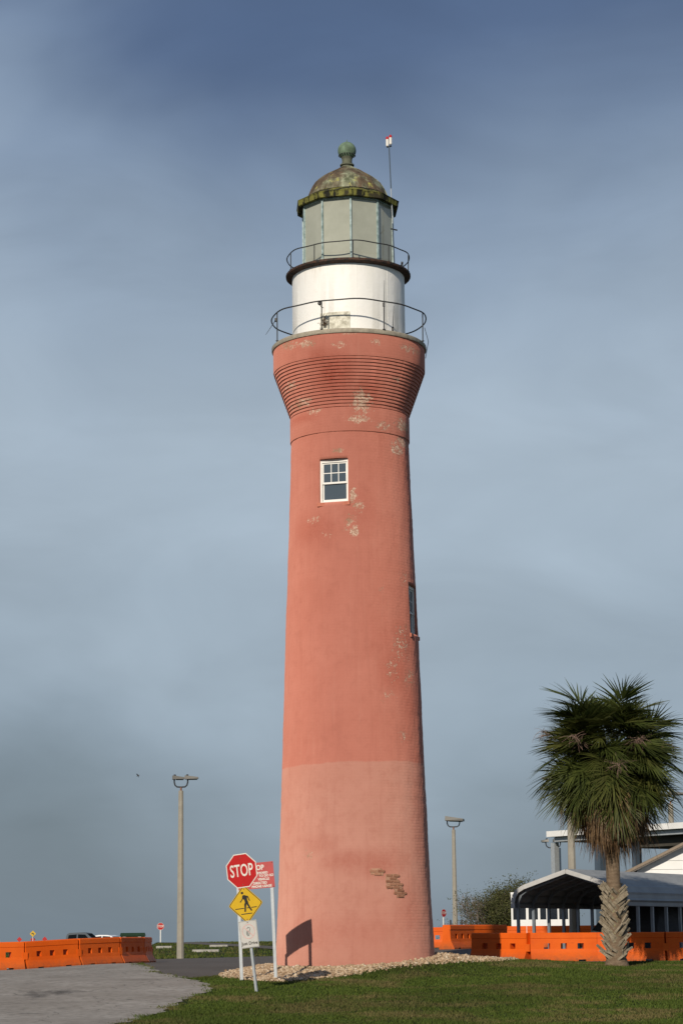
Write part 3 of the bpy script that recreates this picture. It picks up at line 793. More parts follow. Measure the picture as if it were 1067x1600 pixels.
for dx, dy, dz in ((-.045, 0, 0), (.045, .05, .07)):
    p = tv * .985 + Vector((dx, dy, dz))
    lamp = MB(); lamp.lathe([(.03, .0), (.042, .02), (.042, .2)], 10); o = lamp.build('lamp', MT['white_lens'], mast, loc=p)
    MB().lathe([(.043, .2), (.045, .215), (.04, .26), (.02, .285), (.001, .29)], 10).build('lamp_cap', MT['red_lens'], o)
def whip(p0, p1, rad, label, n=3, sag=0.0):
    p0, p1 = Vector(p0), Vector(p1); root = empty('whip_antenna', p0, label=label, cat='antenna', group='whip antennas on the galleries')
    d = p1 - p0
    MB().tube([(0, 0, 0)] + [d * t + Vector((0, 0, -sag * math.sin(pi * t))) for t in (.25, .5, .75, 1)], [rad * 1.3, rad, rad * .9, rad * .8, rad * .6], 5).build('rod', MT['iron'], root)
    MB().box(-.03, .03, -.03, .03, -.05, .05).build('clamp', MT['black'], root)
whip(at(599.5, 476, TY - rl), at(600.5, 438, TY - rl), .008, 'short whip antenna clamped to the front post of the lower gallery rail')
whip(local(cyl_pt(613.5, 514, rd + .25)), local(cyl_pt(615, 478, rd + .25)), .009, 'thin rod antenna standing on the right of the lower gallery')
whip(at(431, 500, TY - .3), at(415.5, 523, TY - .5), .009, 'thin rod slanting outwards from the left end of the lower rail')
whip(at(628, 412, TY - .5), at(624, 418.5, TY - .6), .02, 'stubby dark rod at the right end of the lantern deck')
wr = MB(); P0 = at(663, 512, TY - .2)
wr.tube([Vector((0, 0, 0))] + [at(a, b, TY - .2) - P0 for a, b in ((667, 526), (669, 534), (667, 545), (664.5, 560))], .009, 5)
w_ = wr.build('hanging_cable', MT['iron'], None, loc=P0); tag(w_, 'loose cable hanging off the right edge of the lower gallery', 'cable')
fl_ = empty('floodlight', at(499.5, 476, TY - rl + .25), label='small round black floodlight behind the lower gallery rail', cat='floodlight')
MB().lathe([(.001, 0), (.035, .01), (.055, .05), (.05, .10), (.001, .11)], 12).build('housing', MT['black'], fl_).rotation_euler = (R(70), 0, 0)
MB().tube([(0, 0, 0), (.04, 0, -.06), (.10, -.02, -.10)], .010, 5).build('bracket', MT['black'], fl_)
# rusty tangle of cable on the deck next to the hatch
tg = MB(); rt = random.Random(5); c0 = cyl_pt(505, 503, rd + .1)
for i in range(26):
    p = Vector((rt.gauss(0, .03), rt.gauss(0, .02), -.12)); pts = [p]
    for j in range(6): p = p + Vector((rt.gauss(0, .045), rt.gauss(0, .03), rt.uniform(-.02, .09))); pts.append(p)
    tg.tube(pts, .008, 4)
MT['rust'] = simple('rusty_wire', (.11, .075, .05), .9, .4, 20)
tgo = tg.build('wire_tangle', MT['rust'], None, loc=local(c0)); tgo.scale = (.62, .62, .8)
tag(tgo, 'rusty tangle of wire on the lower gallery beside the pale hatch', 'wire')

# ------------------------------------------------------------------ stones round the base
k = M_('river_stone'); at_ = k.n('ShaderNodeAttribute', attribute_name='tint').outputs['Fac']; v = k.coord(); n = k.noise(v, 30, 3)
cr = k.n('ShaderNodeValToRGB', {0: at_}); el = cr.color_ramp.elements
for i, (p, c) in enumerate([(0, (.15, .095, .055)), (.2, (.28, .185, .11)), (.5, (.42, .30, .185)), (.8, (.53, .41, .28)), (1, (.62, .54, .43))]):
    e = el[i] if i < 2 else el.new(p); e.position = p; e.color = (*c, 1)
k.col(k.mix(k.rng(n, .4, .7, 0, .35), cr.outputs[0], (.22, .15, .09))); k.rough(.85, .25); MT['stone'] = k.m
ico = bmesh.new(); bmesh.ops.create_icosphere(ico, subdivisions=1, radius=1); IV = np.array([v_.co[:] for v_ in ico.verts]); IF = np.array([[v_.index for v_ in f.verts] for f in ico.faces]); ico.free()
PR = np.array(rock_poly); NS = 27000
cx = rng.uniform(PR[:, 0].min(), PR[:, 0].max(), NS * 4); cy = rng.uniform(PR[:, 1].min(), PR[:, 1].max(), NS * 4)
jx = cx + .10 * rng.standard_normal(len(cx)); jy = cy + .14 * rng.standard_normal(len(cx))
dist = np.hypot(cx - TX, cy - TY)
ok = polyin(rock_poly, jx, jy) & (dist > TR + .0) & ((cy < 61.5) | (cx > 2.0)); cx, cy = cx[ok][:NS], cy[ok][:NS]
NS = len(cx)
size = np.clip(rng.lognormal(math.log(.0245), .33, NS), .012, .055)
Vs = np.repeat(IV[None], NS, 0) * (1 + .16 * rng.standard_normal((NS, 12, 1)))
Vs *= (size[:, None, None] * np.stack([rng.uniform(.8, 1.4, NS), rng.uniform(.7, 1.2, NS), rng.uniform(.5, .9, NS)], -1)[:, None, :])
a = rng.uniform(0, 2*pi, NS); ca, sa = np.cos(a)[:, None], np.sin(a)[:, None]
vx = Vs[..., 0] * ca - Vs[..., 1] * sa; vy = Vs[..., 0] * sa + Vs[..., 1] * ca
Vs[..., 0] = vx + cx[:, None]; Vs[..., 1] = vy + cy[:, None]; Vs[..., 2] += (gz(cx, cy) + size * rng.uniform(.1, .9, NS) + .01)[:, None]
fi = (IF[None] + 12 * np.arange(NS)[:, None, None]).ravel()
gr = rawmesh('gravel_bed', Vs.reshape(-1, 3), fi, 3, [MT['stone']], attr=np.repeat(np.clip(rng.beta(2.2, 1.9, NS), 0, 1), 12))
tag(gr, 'pale tan river stones heaped round the lighthouse base', 'stones', None, 'stuff')

# ------------------------------------------------------------------ lawn
k = M_('grass_blades'); at_ = k.n('ShaderNodeAttribute', attribute_name='tint').outputs['Fac']; v = k.coord('Object')
n1 = k.noise(v, .45, 6, .6); n2 = k.noise(v, 1.8, 6, .65)
c = k.mix(at_, (.031, .055, .008), (.085, .115, .018))
c = k.mix(k.rng(n2, .45, .7, 0, .6), c, (.050, .068, .009))
c = k.mix(k.math('MULTIPLY', k.rng(n1, .50, .60), k.rng(at_, .2, .7, .4, 1)), c, (.14, .108, .045))
c = k.mix(k.rng(k.noise(v, .16, 4), .45, .62, 0, .45), c, (.030, .042, .007))
k.col(c); k.rough(.75, .15); MT['blade'] = k.m
NB = 420000
bx = rng.uniform(-10.5, 13, NB); by = rng.uniform(40, 70.5, NB)
keep = (np.abs(bx) < by * .158 + .3)
jx = bx + .12 * wob(bx, by, 2.0); jy = by + .2 * wob(by, bx, 2.0)
keep &= ~polyin(concrete_poly, bx + .30 * wob(bx, by, .8) + .12 * rng.standard_normal(NB), by + .55 * wob(by, bx, .9) + .2 * rng.standard_normal(NB)) & ~polyin(asphalt_poly, jx, jy) & ~(polyin(rock_poly, jx, jy) & (rng.random(NB) > .004))
keep &= (np.hypot(bx - TX, by - TY) > TR + .05)
bx, by = bx[keep], by[keep]; NB = len(bx)
lush = .5 + .5 * np.sin(bx * 1.3 + 2 * np.sin(by * .9)) * np.cos(by * 1.1 + 1.5 * np.sin(bx * .7))
hgt = rng.uniform(.025, .060, NB) * (.6 + .7 * lush) + (rng.random(NB) < .03) * rng.uniform(.02, .05, NB)
wid = rng.uniform(.006, .013, NB) * 1.5
a = rng.uniform(0, 2*pi, NB); lean = rng.normal(0, .45, (NB, 2)) * hgt[:, None]
z = gz(bx, by)
v0 = np.stack([bx - np.cos(a) * wid, by - np.sin(a) * wid, z - .004], -1); v1 = np.stack([bx + np.cos(a) * wid, by + np.sin(a) * wid, z - .004], -1)
v2 = np.stack([bx + lean[:, 0], by + lean[:, 1], z + hgt], -1)
fa, ft = blades_far(90000, -36, 36, 70, 250, .06, .14, .03)
fg = rawmesh('bank_grass', fa, np.arange(len(fa)), 3, [MT['blade']], attr=ft); tag(fg, 'rough grass on the verge and bank beyond the roads', 'grass', None, 'stuff')
lawn = rawmesh('lawn_grass', np.stack([v0, v1, v2], 1).reshape(-1, 3), np.arange(NB * 3), 3, [MT['blade']], attr=np.repeat(np.clip(rng.normal(.5, .25, NB), 0, 1), 3))
tag(lawn, 'short green mown lawn in front of the lighthouse', 'grass', None, 'stuff')

# ------------------------------------------------------------------ plastic barriers
BL, BH = 1.96, .82
def barrier_mesh():
    lv = [(0, .285), (.055, .285), (.255, .175), (.36, .150), (.52, .143), (.655, .135), (.665, .150), (.79, .145), (BH, .115)]   # z, half width
    holes_x = [(-.58, -.40), (-.09, .09), (.40, .58)]; slots_x = [(-.62, -.40), (.40, .62)]
    xs_ = sorted({-BL/2 + .012, BL/2 - .012, *[e for h in holes_x for e in h], *[e for h in slots_x for e in h]})
    mb = MB(); vi = {}
    def V_(x, s, i):
        key = (x, s, i)
        if key not in vi: vi[key] = len(mb.v); mb.v.append((x, s * lv[i][1], lv[i][0]))
        return vi[key]
    def F_(*a): mb.f.append(a); mb.mi.append(0)
    for xa, xb in zip(xs_[:-1], xs_[1:]):
        for i in range(len(lv) - 1):
            void = (i == 3 and any(h[0] - 1e-6 <= xa and xb <= h[1] + 1e-6 for h in holes_x)) or (i == 0 and any(h[0] - 1e-6 <= xa and xb <= h[1] + 1e-6 for h in slots_x))
            if not void:
                for s in (1, -1): F_(V_(xa, s, i), V_(xb, s, i), V_(xb, s, i+1), V_(xa, s, i+1))
            else:
                F_(V_(xa, 1, i+1), V_(xb, 1, i+1), V_(xb, -1, i+1), V_(xa, -1, i+1))
                if i: F_(V_(xa, 1, i), V_(xb, 1, i), V_(xb, -1, i), V_(xa, -1, i))
                for x in (xa, xb):
                    inside = any(abs(x - e) < 1e-6 for h in (holes_x if i else slots_x) for e in h)
                    if inside: F_(V_(x, 1, i), V_(x, -1, i), V_(x, -1, i+1), V_(x, 1, i+1))
        F_(V_(xa, 1, 8), V_(xb, 1, 8), V_(xb, -1, 8), V_(xa, -1, 8))
    for x in (xs_[0], xs_[-1]):
        F_(*[V_(x, 1, i) for i in range(9)], *[V_(x, -1, i) for i in range(8, -1, -1)])
    o = mb.build('body', MT['orange']); me = o.data; bpy.data.objects.remove(o); return me
BME = barrier_mesh()
kn = MB(); kn.box(BL/2 - .06, BL/2 + .10, -.160, .160, .29, .50); kno = kn.build('knuckle', MT['orange']); KME = kno.data; bpy.data.objects.remove(kno)
pn = MB(); pn.lathe([(.030, .30), (.030, .85), (.045, .852), (.045, .875), (.001, .88)], 10); pno = pn.build('pin', MT['orange']); PME = pno.data; bpy.data.objects.remove(pno)
def barrier(p0, ang, label, group, zoff=0.0, connect=True):
    """p0 = left end on the ground, ang = heading of its length"""
    c = Vector(p0[:2]) + Vector((math.cos(ang), math.sin(ang))) * BL / 2
    p1 = Vector(p0[:2]) + Vector((math.cos(ang), math.sin(ang))) * BL
    za, zb_ = g1(*p0[:2]), g1(p1.x, p1.y)
    e = empty('plastic_barrier', (c.x, c.y, (za + zb_) / 2 + zoff), ang, label=label, cat='barrier', group=group)
    e.rotation_euler = (0, -math.atan2(zb_ - za, BL), ang)
    link(bpy.data.objects.new('body', BME), e)
    if connect: 
        link(bpy.data.objects.new('knuckle', KME), e)
    return p1
def px_on(px, Y): return at(px, 1490, Y).x
# left run, bending away round the driveway
p = Vector((px_on(37, 68.6), 68.6)); a0 = R(35)
d = Vector((math.cos(R(24)), math.sin(R(24)))) * BL
q0 = p - d; q1 = q0 - Vector((math.cos(R(18)), math.sin(R(18)))) * BL
gL = 'orange barriers along the driveway'
barrier(q1, R(18), 'orange plastic barrier at the far left edge, first of the driveway row', gL)
barrier(q0, R(24), 'orange plastic barrier on the left, second of the driveway row, cut by the picture edge', gL)
p = barrier(p, R(43), 'orange plastic barrier in front of the parked pickup, third of the driveway row', gL)
p = barrier(p, R(57), 'orange plastic barrier with three holes in front of the white car roof', gL)
p = barrier(p, R(73), 'darker orange barrier turned away below the green box, fifth of the driveway row', gL)
p = barrier(p, R(88), 'last dark orange barrier of the driveway row, seen nearly end on near the lamp post', gL)
# right-hand rows
gR = 'orange barriers right of the lighthouse'
B0 = Vector((px_on(827, 66.2), 66.2))
nB = barrier(B0, R(3), 'bright sunlit orange barrier with three holes left of the palm trunk', gR)
nC = barrier(nB, R(-4), 'orange barrier directly behind the palm trunk', gR)
nD = barrier(nC, R(8), 'orange barrier in the palm shadow at the right picture edge', gR)
A0 = B0 + Vector((-math.cos(R(38)), math.sin(R(38)))) * BL
barrier(A0, R(-38), 'orange barrier in the deep shadow of the lighthouse', gR)
E0 = Vector((px_on(698, 77), 77.2))
e1 = barrier(E0, R(62), 'orange barrier showing its bright end just right of the tower foot', gR)
e2 = barrier(e1, R(50), 'orange barrier running back behind the shaded one by the tower', gR)
f = Vector((px_on(664, 88), 88.0))
names_ = ['far orange barrier emerging from behind the tower, in the back row', 'far orange barrier in front of the bushy tree, second of the back row', 'far orange barrier below the bush, third of the back row',
          'far orange barrier under the left carport legs, fourth of the back row', 'far orange barrier in front of the white hut, fifth of the back row', 'far orange barrier behind the concrete pole foot, sixth of the back row', 'far orange barrier behind the palm trunk inside the carport, seventh of the back row']
for i, lb in enumerate(names_): f = barrier(f, R(-2 - i), lb, 'far row of orange barriers')

# ------------------------------------------------------------------ signs
def text_mesh(body, size, mat, parent, name='lettering', bold=0.0, xs=1.0, align='CENTER', loc=(0, 0, 0)):
    cu = bpy.data.curves.new(name, 'FONT'); cu.body = body; cu.size = size; cu.align_x = align; cu.align_y = 'CENTER'; cu.offset = bold; cu.extrude = .001; cu.resolution_u = 3
    t = bpy.data.objects.new(name, cu); COL.objects.link(t)
    dg = bpy.context.evaluated_depsgraph_get(); me = bpy.data.meshes.new_from_object(t.evaluated_get(dg)); bpy.data.objects.remove(t)
    me.transform(Matrix.Rotation(pi/2, 4, 'X')); me.transform(Matrix.Diagonal((xs, 1, 1, 1)))
    me.materials.clear(); me.materials.append(mat)
    o = bpy.data.objects.new(name, me); link(o, parent); o.location = loc; return o
def ngon(n, r, rot=0.0, rx=1.0): return [(r * rx * math.cos(rot + 2*pi*i/n), r * math.sin(rot + 2*pi*i/n)) for i in range(n)]
def round_diamond(r, rc, seg=4):
    pts = []
    for kx in range(4):
        a = pi/2 * kx; c_ = Vector((math.cos(a), math.sin(a))) * (r - rc * 1.414)
        for i in range(seg + 1):
            b = a - pi/4 + (pi/2) * i / seg; pts.append((c_.x + rc * math.cos(b), c_.y + rc * math.sin(b)))
    return pts
def ringpoly(mb, outer, inner, y0, y1):
    n = len(outer); vs_ = [(x, y0, z) for x, z in outer] + [(x, y0, z) for x, z in inner] + [(x, y1, z) for x, z in outer] + [(x, y1, z) for x, z in inner]
    fs_ = []
    for i in range(n):
        j = (i + 1) % n; fs_ += [(i, j, n + j, n + i), (2*n + i, 3*n + i, 3*n + j, 2*n + j), (i, 2*n + i, 2*n + j, j), (n + i, n + j, 3*n + j, 3*n + i)]
    mb.add(vs_, fs_)
def bolt(parent, x, z, y): 
    b = MB(); b.lathe([(.012, 0), (.012, .006), (.006, .009)], 8); o = b.build('bolt', MT['bolt'], parent); o.rotation_euler = (pi/2, 0, 0); o.location = (x, y, z)
def stop_plate(parent, r, zc, detail=True, y=0.0):
    a = pi/8; Rr = r / math.cos(pi/8)
    pl = MB().prism(ngon(8, Rr, a), -.002, .002).build('stop_plate', MT['sign_white'], parent, loc=(0, y, zc))
    MB().prism(ngon(8, Rr * .945, a), -.0045, -.0025).build('red_face', MT['sign_red'], pl)
    if detail:
        text_mesh('STOP', r * 1.02, MT['sign_white'], pl, bold=r * .012, xs=.63, loc=(0, -.0065, -r * .02))
        bolt(pl, 0, r * .74, -.005); bolt(pl, 0, -r * .82, -.005)
    else: text_mesh('STOP', r * .95, MT['sign_white'], pl, bold=r * .02, xs=.78, loc=(0, -.0065, 0))
    return pl
def leaned(name, foot, lean_x, lean_y, yaw, **k):
    e = empty(name, foot, **k); e.rotation_euler = Matrix.LocRotScale(None, (Matrix.Rotation(-lean_x, 3, 'Y') @ Matrix.Rotation(lean_y, 3, 'X') @ Matrix.Rotation(yaw, 3, 'Z')).to_quaternion(), None).to_euler()
    return e

F1 = at(400, 1549, 52.0); F1.z = g1(F1.x, F1.y)
s1 = leaned('stop_sign', F1, R(6.6), 0, R(-24), label='leaning stop sign post with yellow walking person diamond and small white notice', cat='sign')
post = MB(); post.bar((0, .03, -.3), (0, .03, 3.08), .055, .05, up=(0, 1, 0))
post.build('post', MT['galv'], s1)
stop_plate(s1, .385, 2.735, y=-.016)
dz = 1.97
dpl = MB().prism(round_diamond(.445, .05), -.002, .002).build('yellow_diamond', MT['sign_yellow'], s1, loc=(0, -.006, dz))
bd = MB(); ringpoly(bd, round_diamond(.428, .045), round_diamond(.408, .040), -.0045, -.0025); bd.build('black_border', MT['sign_black'], dpl)
def zs(pts, sx=1.0, sz=1.0): return [(x * sx, z * sz) for x, z in pts]
pb = MB()
S_ = .00100
def PX(pts): return [((x - 480) * .00118, (480 - z) * .00106) for x, z in pts]
pb.prism(PX([(430 + 28 * math.cos(t), 232 + 28 * math.sin(t)) for t in np.linspace(0, 2*pi, 14, endpoint=False)]), -.0045, -.0025)   # head
pb.prism(PX([(435, 285), (470, 278), (512, 300), (528, 330), (526, 390), (540, 440), (545, 480), (450, 480), (470, 440), (462, 385), (432, 360)]), -.0045, -.0025)   # trunk
pb.prism(PX([(435, 290), (436, 362), (408, 398), (375, 432), (358, 418), (392, 388), (418, 350), (425, 305)]), -.0045, -.0025)  # front arm
pb.prism(PX([(500, 292), (552, 312), (562, 345), (582, 410), (562, 418), (545, 365), (535, 338), (515, 330)]), -.0045, -.0025)  # back arm
pb.prism(PX([(450, 476), (500, 476), (485, 540), (470, 640), (436, 636), (448, 540)]), -.0045, -.0025)
pb.prism(PX([(500, 476), (545, 476), (575, 550), (612, 622), (585, 638), (545, 570)]), -.0045, -.0025)
pb.build('walking_figure', MT['sign_black'], dpl)
for za_, xa_, xb_ in ((-.085, -.275, -.05), (-.085, .135, .275), (-.215, -.14, .14), (-.085, .02, .075)): MB().box(xa_, xb_, -.0045, -.0025, za_ - .009, za_ + .009).build('crossing_line', MT['sign_black'], dpl)
bolt(dpl, 0, .35, -.005); bolt(dpl, 0, -.34, -.005)
jz = 1.295
jp = MB().box(-.228, .228, -.002, .002, -.305, .305).build('white_notice', MT['sign_pale'], s1, loc=(0, -.018, jz))
jb = MB(); ringpoly(jb, [(-.22, -.297), (.22, -.297), (.22, .297), (-.22, .297)], [(-.212, -.289), (.212, -.289), (.212, .289), (-.212, .289)], -.004, -.0025); jb.build('notice_border', MT['sign_grey'], jp)
rgp = MB(); ringpoly(rgp, [(.165 * math.cos(t), .06 + .165 * math.sin(t)) for t in np.linspace(0, 2*pi, 32, endpoint=False)], [(.148 * math.cos(t), .06 + .148 * math.sin(t)) for t in np.linspace(0, 2*pi, 32, endpoint=False)], -.0045, -.0025)
rgp.build('prohibition_ring', MT['sign_pink'], jp)
sb = MB(); sb.bar((-.105, -.006, .165), (.105, -.006, -.045), .018, .002, up=(0, 1, 0)); sb.build('prohibition_bar', MT['sign_pink'], jp)
hg = MB()
hg.tube([(-.03, -.005, .13), (.0, -.005, .155), (.04, -.005, .14), (.045, -.005, .10), (.02, -.005, .075), (.025, -.005, .04), (.0, -.005, -.03), (-.03, -.005, -.035), (-.05, -.005, .0), (-.045, -.005, .05), (-.03, -.005, .08)], .008, 4)
hg.box(-.045, -.012, -.007, -.0035, -.02, .075); hg.build('hand_and_phone', MT['sign_grey'], jp)
text_mesh('Just Drive', .100, MT['sign_black'], jp, bold=.0015, xs=1.0, loc=(.0, -.005, -.205))
bolt(jp, 0, .265, -.004)

# red instruction board on two square posts
FL = at(378.5, 1530, 55.75); FR = at(430.5, 1533, 55.6)
FL.z = g1(FL.x, FL.y); FR.z = g1(FR.x, FR.y)
s2 = leaned('instruction_sign', (FL + FR) / 2, R(2.2), 0, R(-3), label='faded red instruction board with white capitals on two square steel posts', cat='sign')
half = (FR - FL).length / 2
for sx in (-1, 1):
    po = MB(); po.bar((sx * half, .03, -.35), (sx * half, .03, 2.32 if sx > 0 else 2.28), .075, .075); po.build('post', MT['galv'], s2)
bw, bh = .90, .63
px_s = .085                                     # scale of a pixel row
brd = MB().box(-bw/2, bw/2, -.002, .002, -bh/2, bh/2).build('red_board', MT['sign_red_faded'], s2, loc=(.03, -.012, 2.52)); brd.rotation_euler = (0, R(-2.5), 0)
text_mesh('STOP', .170, MT['sign_white'], brd, bold=.005, xs=.85, align='RIGHT', loc=(.215, -.005, .186))
for body, xr, zz in (('FORWARD', .30, .056), ('TO DO SO', .435, -.016), ('VEHICLE', .326, -.099), ('DIRECTED', .264, -.187), ('PHONE USAGE', .375, -.267)):
    text_mesh(body, .080, MT['sign_white'], brd, bold=.003, xs=.92, align='RIGHT', loc=(xr, -.005, zz))
for x in (-.42, .42):
    for z in (.29, -.29): bolt(brd, x, z, -.003)

def far_stop(px, ptop, pbot, Y, yaw, lab):
    P = at(px, pbot, Y); T = at(px, ptop, Y); r = .38; e = empty('stop_sign', (P.x, P.y, P.z), yaw, label=lab, cat='sign')
    h = T.z - P.z
    MB().box(-.05, .05, .01, .10, -1.2, h - .2).build('post', MT['white'], e); stop_plate(e, r, h - r, detail=False)
far_stop(251, 1442, 1474, 250, R(5), 'tiny distant stop sign on a white post left of the lamp post')
far_stop(693.5, 1420.5, 1452, 225, R(48), 'tiny distant stop sign on a white post just right of the tower')
def diamond(px, py, Y, lab):
    c = at(px, py, Y); b = g1(c.x, c.y); e = empty('marker_sign', (c.x, c.y, b), label=lab, cat='sign', group='red diamond end of road markers')
    MB().box(-.05, .05, .01, .09, -.2, c.z - b + .3).build('post', MT['galv'], e)
    MB().prism(round_diamond(.35, .03), -.01, .005).build('red_diamond', MT['sign_red'], e, loc=(0, 0, c.z - b))
diamond(31, 1468, 300, 'red diamond marker behind the barriers, leftmost of three'); diamond(52, 1468, 300, 'red diamond marker under the yellow arrow sign'); diamond(70.5, 1467.5, 300, 'red diamond marker behind the barriers, rightmost of three')
c = at(52, 1459, 299); b = g1(c.x, c.y)
e = empty('arrow_sign', (c.x, c.y, b), label='yellow arrow sign above the middle red diamond', cat='sign')
MB().box(-.05, .05, .01, .09, -.2, c.z - b).build('post', MT['galv'], e)
yp = MB().prism(round_diamond(.42, .04), -.02, .005).build('yellow_plate', MT['sign_yellow'], e, loc=(0, 0, c.z - b))
MB().prism([(-.2, .02), (-.05, .15), (-.05, .07), (.15, .07), (.15, -.2), (.07, -.2), (.07, -.01), (-.05, -.01), (-.05, -.09)], -.04, -.022).build('arrow', MT['sign_black'], yp)

# ------------------------------------------------------------------ lamp posts
def lamp_post(px, pbase, ptop, Y, rb, rt, lab, heads, arm=.36, turn=0.0, grp='concrete lamp posts', dark_heads=False):
    B = at(px, pbase, Y); B.z = g1(B.x, B.y); T = at(px - .0, ptop, Y)
    e = empty('lamp_post', B, turn, label=lab, cat='lamp post', group=grp); h = T.z - B.z
    pl = MB(); pl.lathe([(rb, -.3), (rb, 0), (rt, h)], 8, a0=pi/8); pl.build('pole', MT['concrete_pole'], e, smooth=False)
    MB().lathe([(.04, h - .02), (.04, h + .12), (.03, h + .16)], 8).build('spigot', MT['bolt'], e)
    br_ = MB(); z0 = h + .15
    br_.tube([(-arm, 0, z0 + .32), (-arm, 0, z0 + .2), (-arm * .88, 0, z0 + .08), (-arm * .6, 0, z0 + .01), (0, 0, z0), (arm * .6, 0, z0 + .01), (arm * .88, 0, z0 + .08), (arm, 0, z0 + .2), (arm, 0, z0 + .32)], .035, 6)
    br_.build('bracket', MT['darksteel'], e)
    for hx, hl, hw, rz, tilt, *th_ in heads:
        hd = MB(); tk_ = th_[0] if th_ else 1.0
        hd.add([(-.1, -hw/2, 0), (hl, -hw/2*.8, .02), (hl, hw/2*.8, .02), (-.1, hw/2, 0), (-.1, -hw/2*.85, .16*tk_), (hl, -hw/2*.6, .07*tk_*1.3), (hl, hw/2*.6, .07*tk_*1.3), (-.1, hw/2*.85, .16*tk_)], [(0,3,2,1),(4,5,6,7),(0,1,5,4),(1,2,6,5),(2,3,7,6),(3,0,4,7)])
        o = hd.build('lamp_head', MT['lamp_grey'], e, loc=(hx, 0, z0 + .32)); o.rotation_euler = (0, tilt, rz)
        ln = MB(); ln.box(.05, hl * .92, -hw/2*.62, hw/2*.62, -.022, -.003); ln.build('lens', MT['lamp_dark'], o)
        MB().lathe([(.05, .12), (.05, .20), (.02, .21)], 8).build('sensor', MT['darksteel'], o)
    return e
lamp_post(282, 1497, 1235.5, 94, .155, .105, 'tall concrete lamp post with two flat lamps standing left of the tower', [(-.26, .40, .34, R(6), 0), (.26, .46, .34, R(0), 0)], arm=.28)
lamp_post(711.5, 1470, 1296.5, 120, .155, .10, 'concrete lamp post with a wide lamp head standing right of the tower', [(-.30, .85, .9, R(-10), R(3), 1.5)], arm=.33)
lamp_post(897, 1492, 1240, 72.7, .15, .11, 'concrete lamp post rising through the palm crown behind the carport', [(-.1, .8, .5, R(150), 0)], arm=.3)
lamp_post(1055, 1478, 1256, 118, .18, .14, 'concrete lamp post at the right picture edge behind the white gable', [(.0, .9, .6, R(5), 0)], arm=.18)
lamp_post(868, 1480, 1329, 125, .15, .11, 'distant lamp head showing beside the left column of the elevated canopy', [(-.35, .3, .5, R(180), 0), (.1, .75, .5, 0, 0)], arm=.40)

# ------------------------------------------------------------------ carport
AX = math.atan2(.549, .836)
PK = at(887, 1362.5, 68.3)
cz = g1(PK.x + 2, PK.y + 2)
CP = empty('carport', (PK.x, PK.y, cz), -AX, label='long open metal carport with pale ribbed roof behind the barriers', cat='carport')
hp = PK.z - cz; LEN = 9.2; CS = 68.3 / 75
prof = [(0, hp), (.9, hp - .27), (1.47, hp - .445), (1.69, hp - .56), (1.81, hp - .745), (1.84, hp - .91), (1.84, at(1000, 1417, 67.4).z - cz)]
def resample(pr, step):
    out_ = [pr[0]]
    for (x0, z0), (x1, z1) in zip(pr[:-1], pr[1:]):
        L = math.hypot(x1 - x0, z1 - z0); n = max(1, round(L / step))
        for i in range(1, n + 1): out_.append((x0 + (x1 - x0) * i / n, z0 + (z1 - z0) * i / n))
    return out_
rp_ = resample(prof, .062)
ribbed = []
for i, (x, z) in enumerate(rp_):
    j = min(i + 1, len(rp_) - 1); h_ = max(i - 1, 0); tx, tz_ = rp_[j][0] - rp_[h_][0], rp_[j][1] - rp_[h_][1]; L = math.hypot(tx, tz_) or 1
    off = .05 if i % 4 == 0 else 0.0
    ribbed.append((x + (-tz_ / L) * off, z + (tx / L) * off))
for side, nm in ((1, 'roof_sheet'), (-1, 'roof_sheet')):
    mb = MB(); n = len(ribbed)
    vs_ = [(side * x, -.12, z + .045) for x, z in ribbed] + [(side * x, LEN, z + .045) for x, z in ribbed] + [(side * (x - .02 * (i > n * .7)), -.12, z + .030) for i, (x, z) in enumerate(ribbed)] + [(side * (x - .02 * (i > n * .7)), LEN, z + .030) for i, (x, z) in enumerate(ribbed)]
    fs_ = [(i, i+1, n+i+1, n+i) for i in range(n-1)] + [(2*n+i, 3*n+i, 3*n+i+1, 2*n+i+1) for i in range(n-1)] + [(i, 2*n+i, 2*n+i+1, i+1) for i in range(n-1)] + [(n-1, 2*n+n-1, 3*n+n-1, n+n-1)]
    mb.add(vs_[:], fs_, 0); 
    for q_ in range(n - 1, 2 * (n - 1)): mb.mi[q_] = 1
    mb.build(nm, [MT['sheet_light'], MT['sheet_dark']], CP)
tr_ = MB(); full = [(-x, z) for x, z in prof[::-1]] + prof[1:]
for (x0, z0), (x1, z1) in zip(full[:-1], full[1:]): tr_.bar((x0, -.15, z0 + .02), (x1, -.15, z1 + .02), .02, .13, up=(-(z1 - z0), 0, x1 - x0))
MT['trim_grey'] = simple('carport_trim', (.46, .46, .45), .6, .15, 3); tr_.build('front_trim', MT['trim_grey'], CP)
for i in range(10):
    y = .05 + i * .98; hb_ = MB(); xin = 1.77
    pts = [(-xin, y, -.6), (-xin, y, hp - .91), (-1.63, y, hp - .64), (-1.43, y, hp - .505), (0, y, hp - .055), (1.43, y, hp - .505), (1.63, y, hp - .64), (xin, y, hp - .91), (xin, y, -.6)]
    for a_, b_ in zip(pts[:-1], pts[1:]): hb_.bar(a_, b_, .085, .075)
    hb_.build('frame_hoop', MT['frame_blue'], CP)
for sx in (-1, 1): MB().bar((sx * 1.78, -.05, .0), (sx * 1.78, LEN, .0), .07, .07).build('base_rail', MT['frame_blue'], CP)
# closing panel at the far end keeps the depth dark
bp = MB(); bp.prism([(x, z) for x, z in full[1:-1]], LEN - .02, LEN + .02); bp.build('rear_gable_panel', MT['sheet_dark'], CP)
k = M_('interior_dark'); 
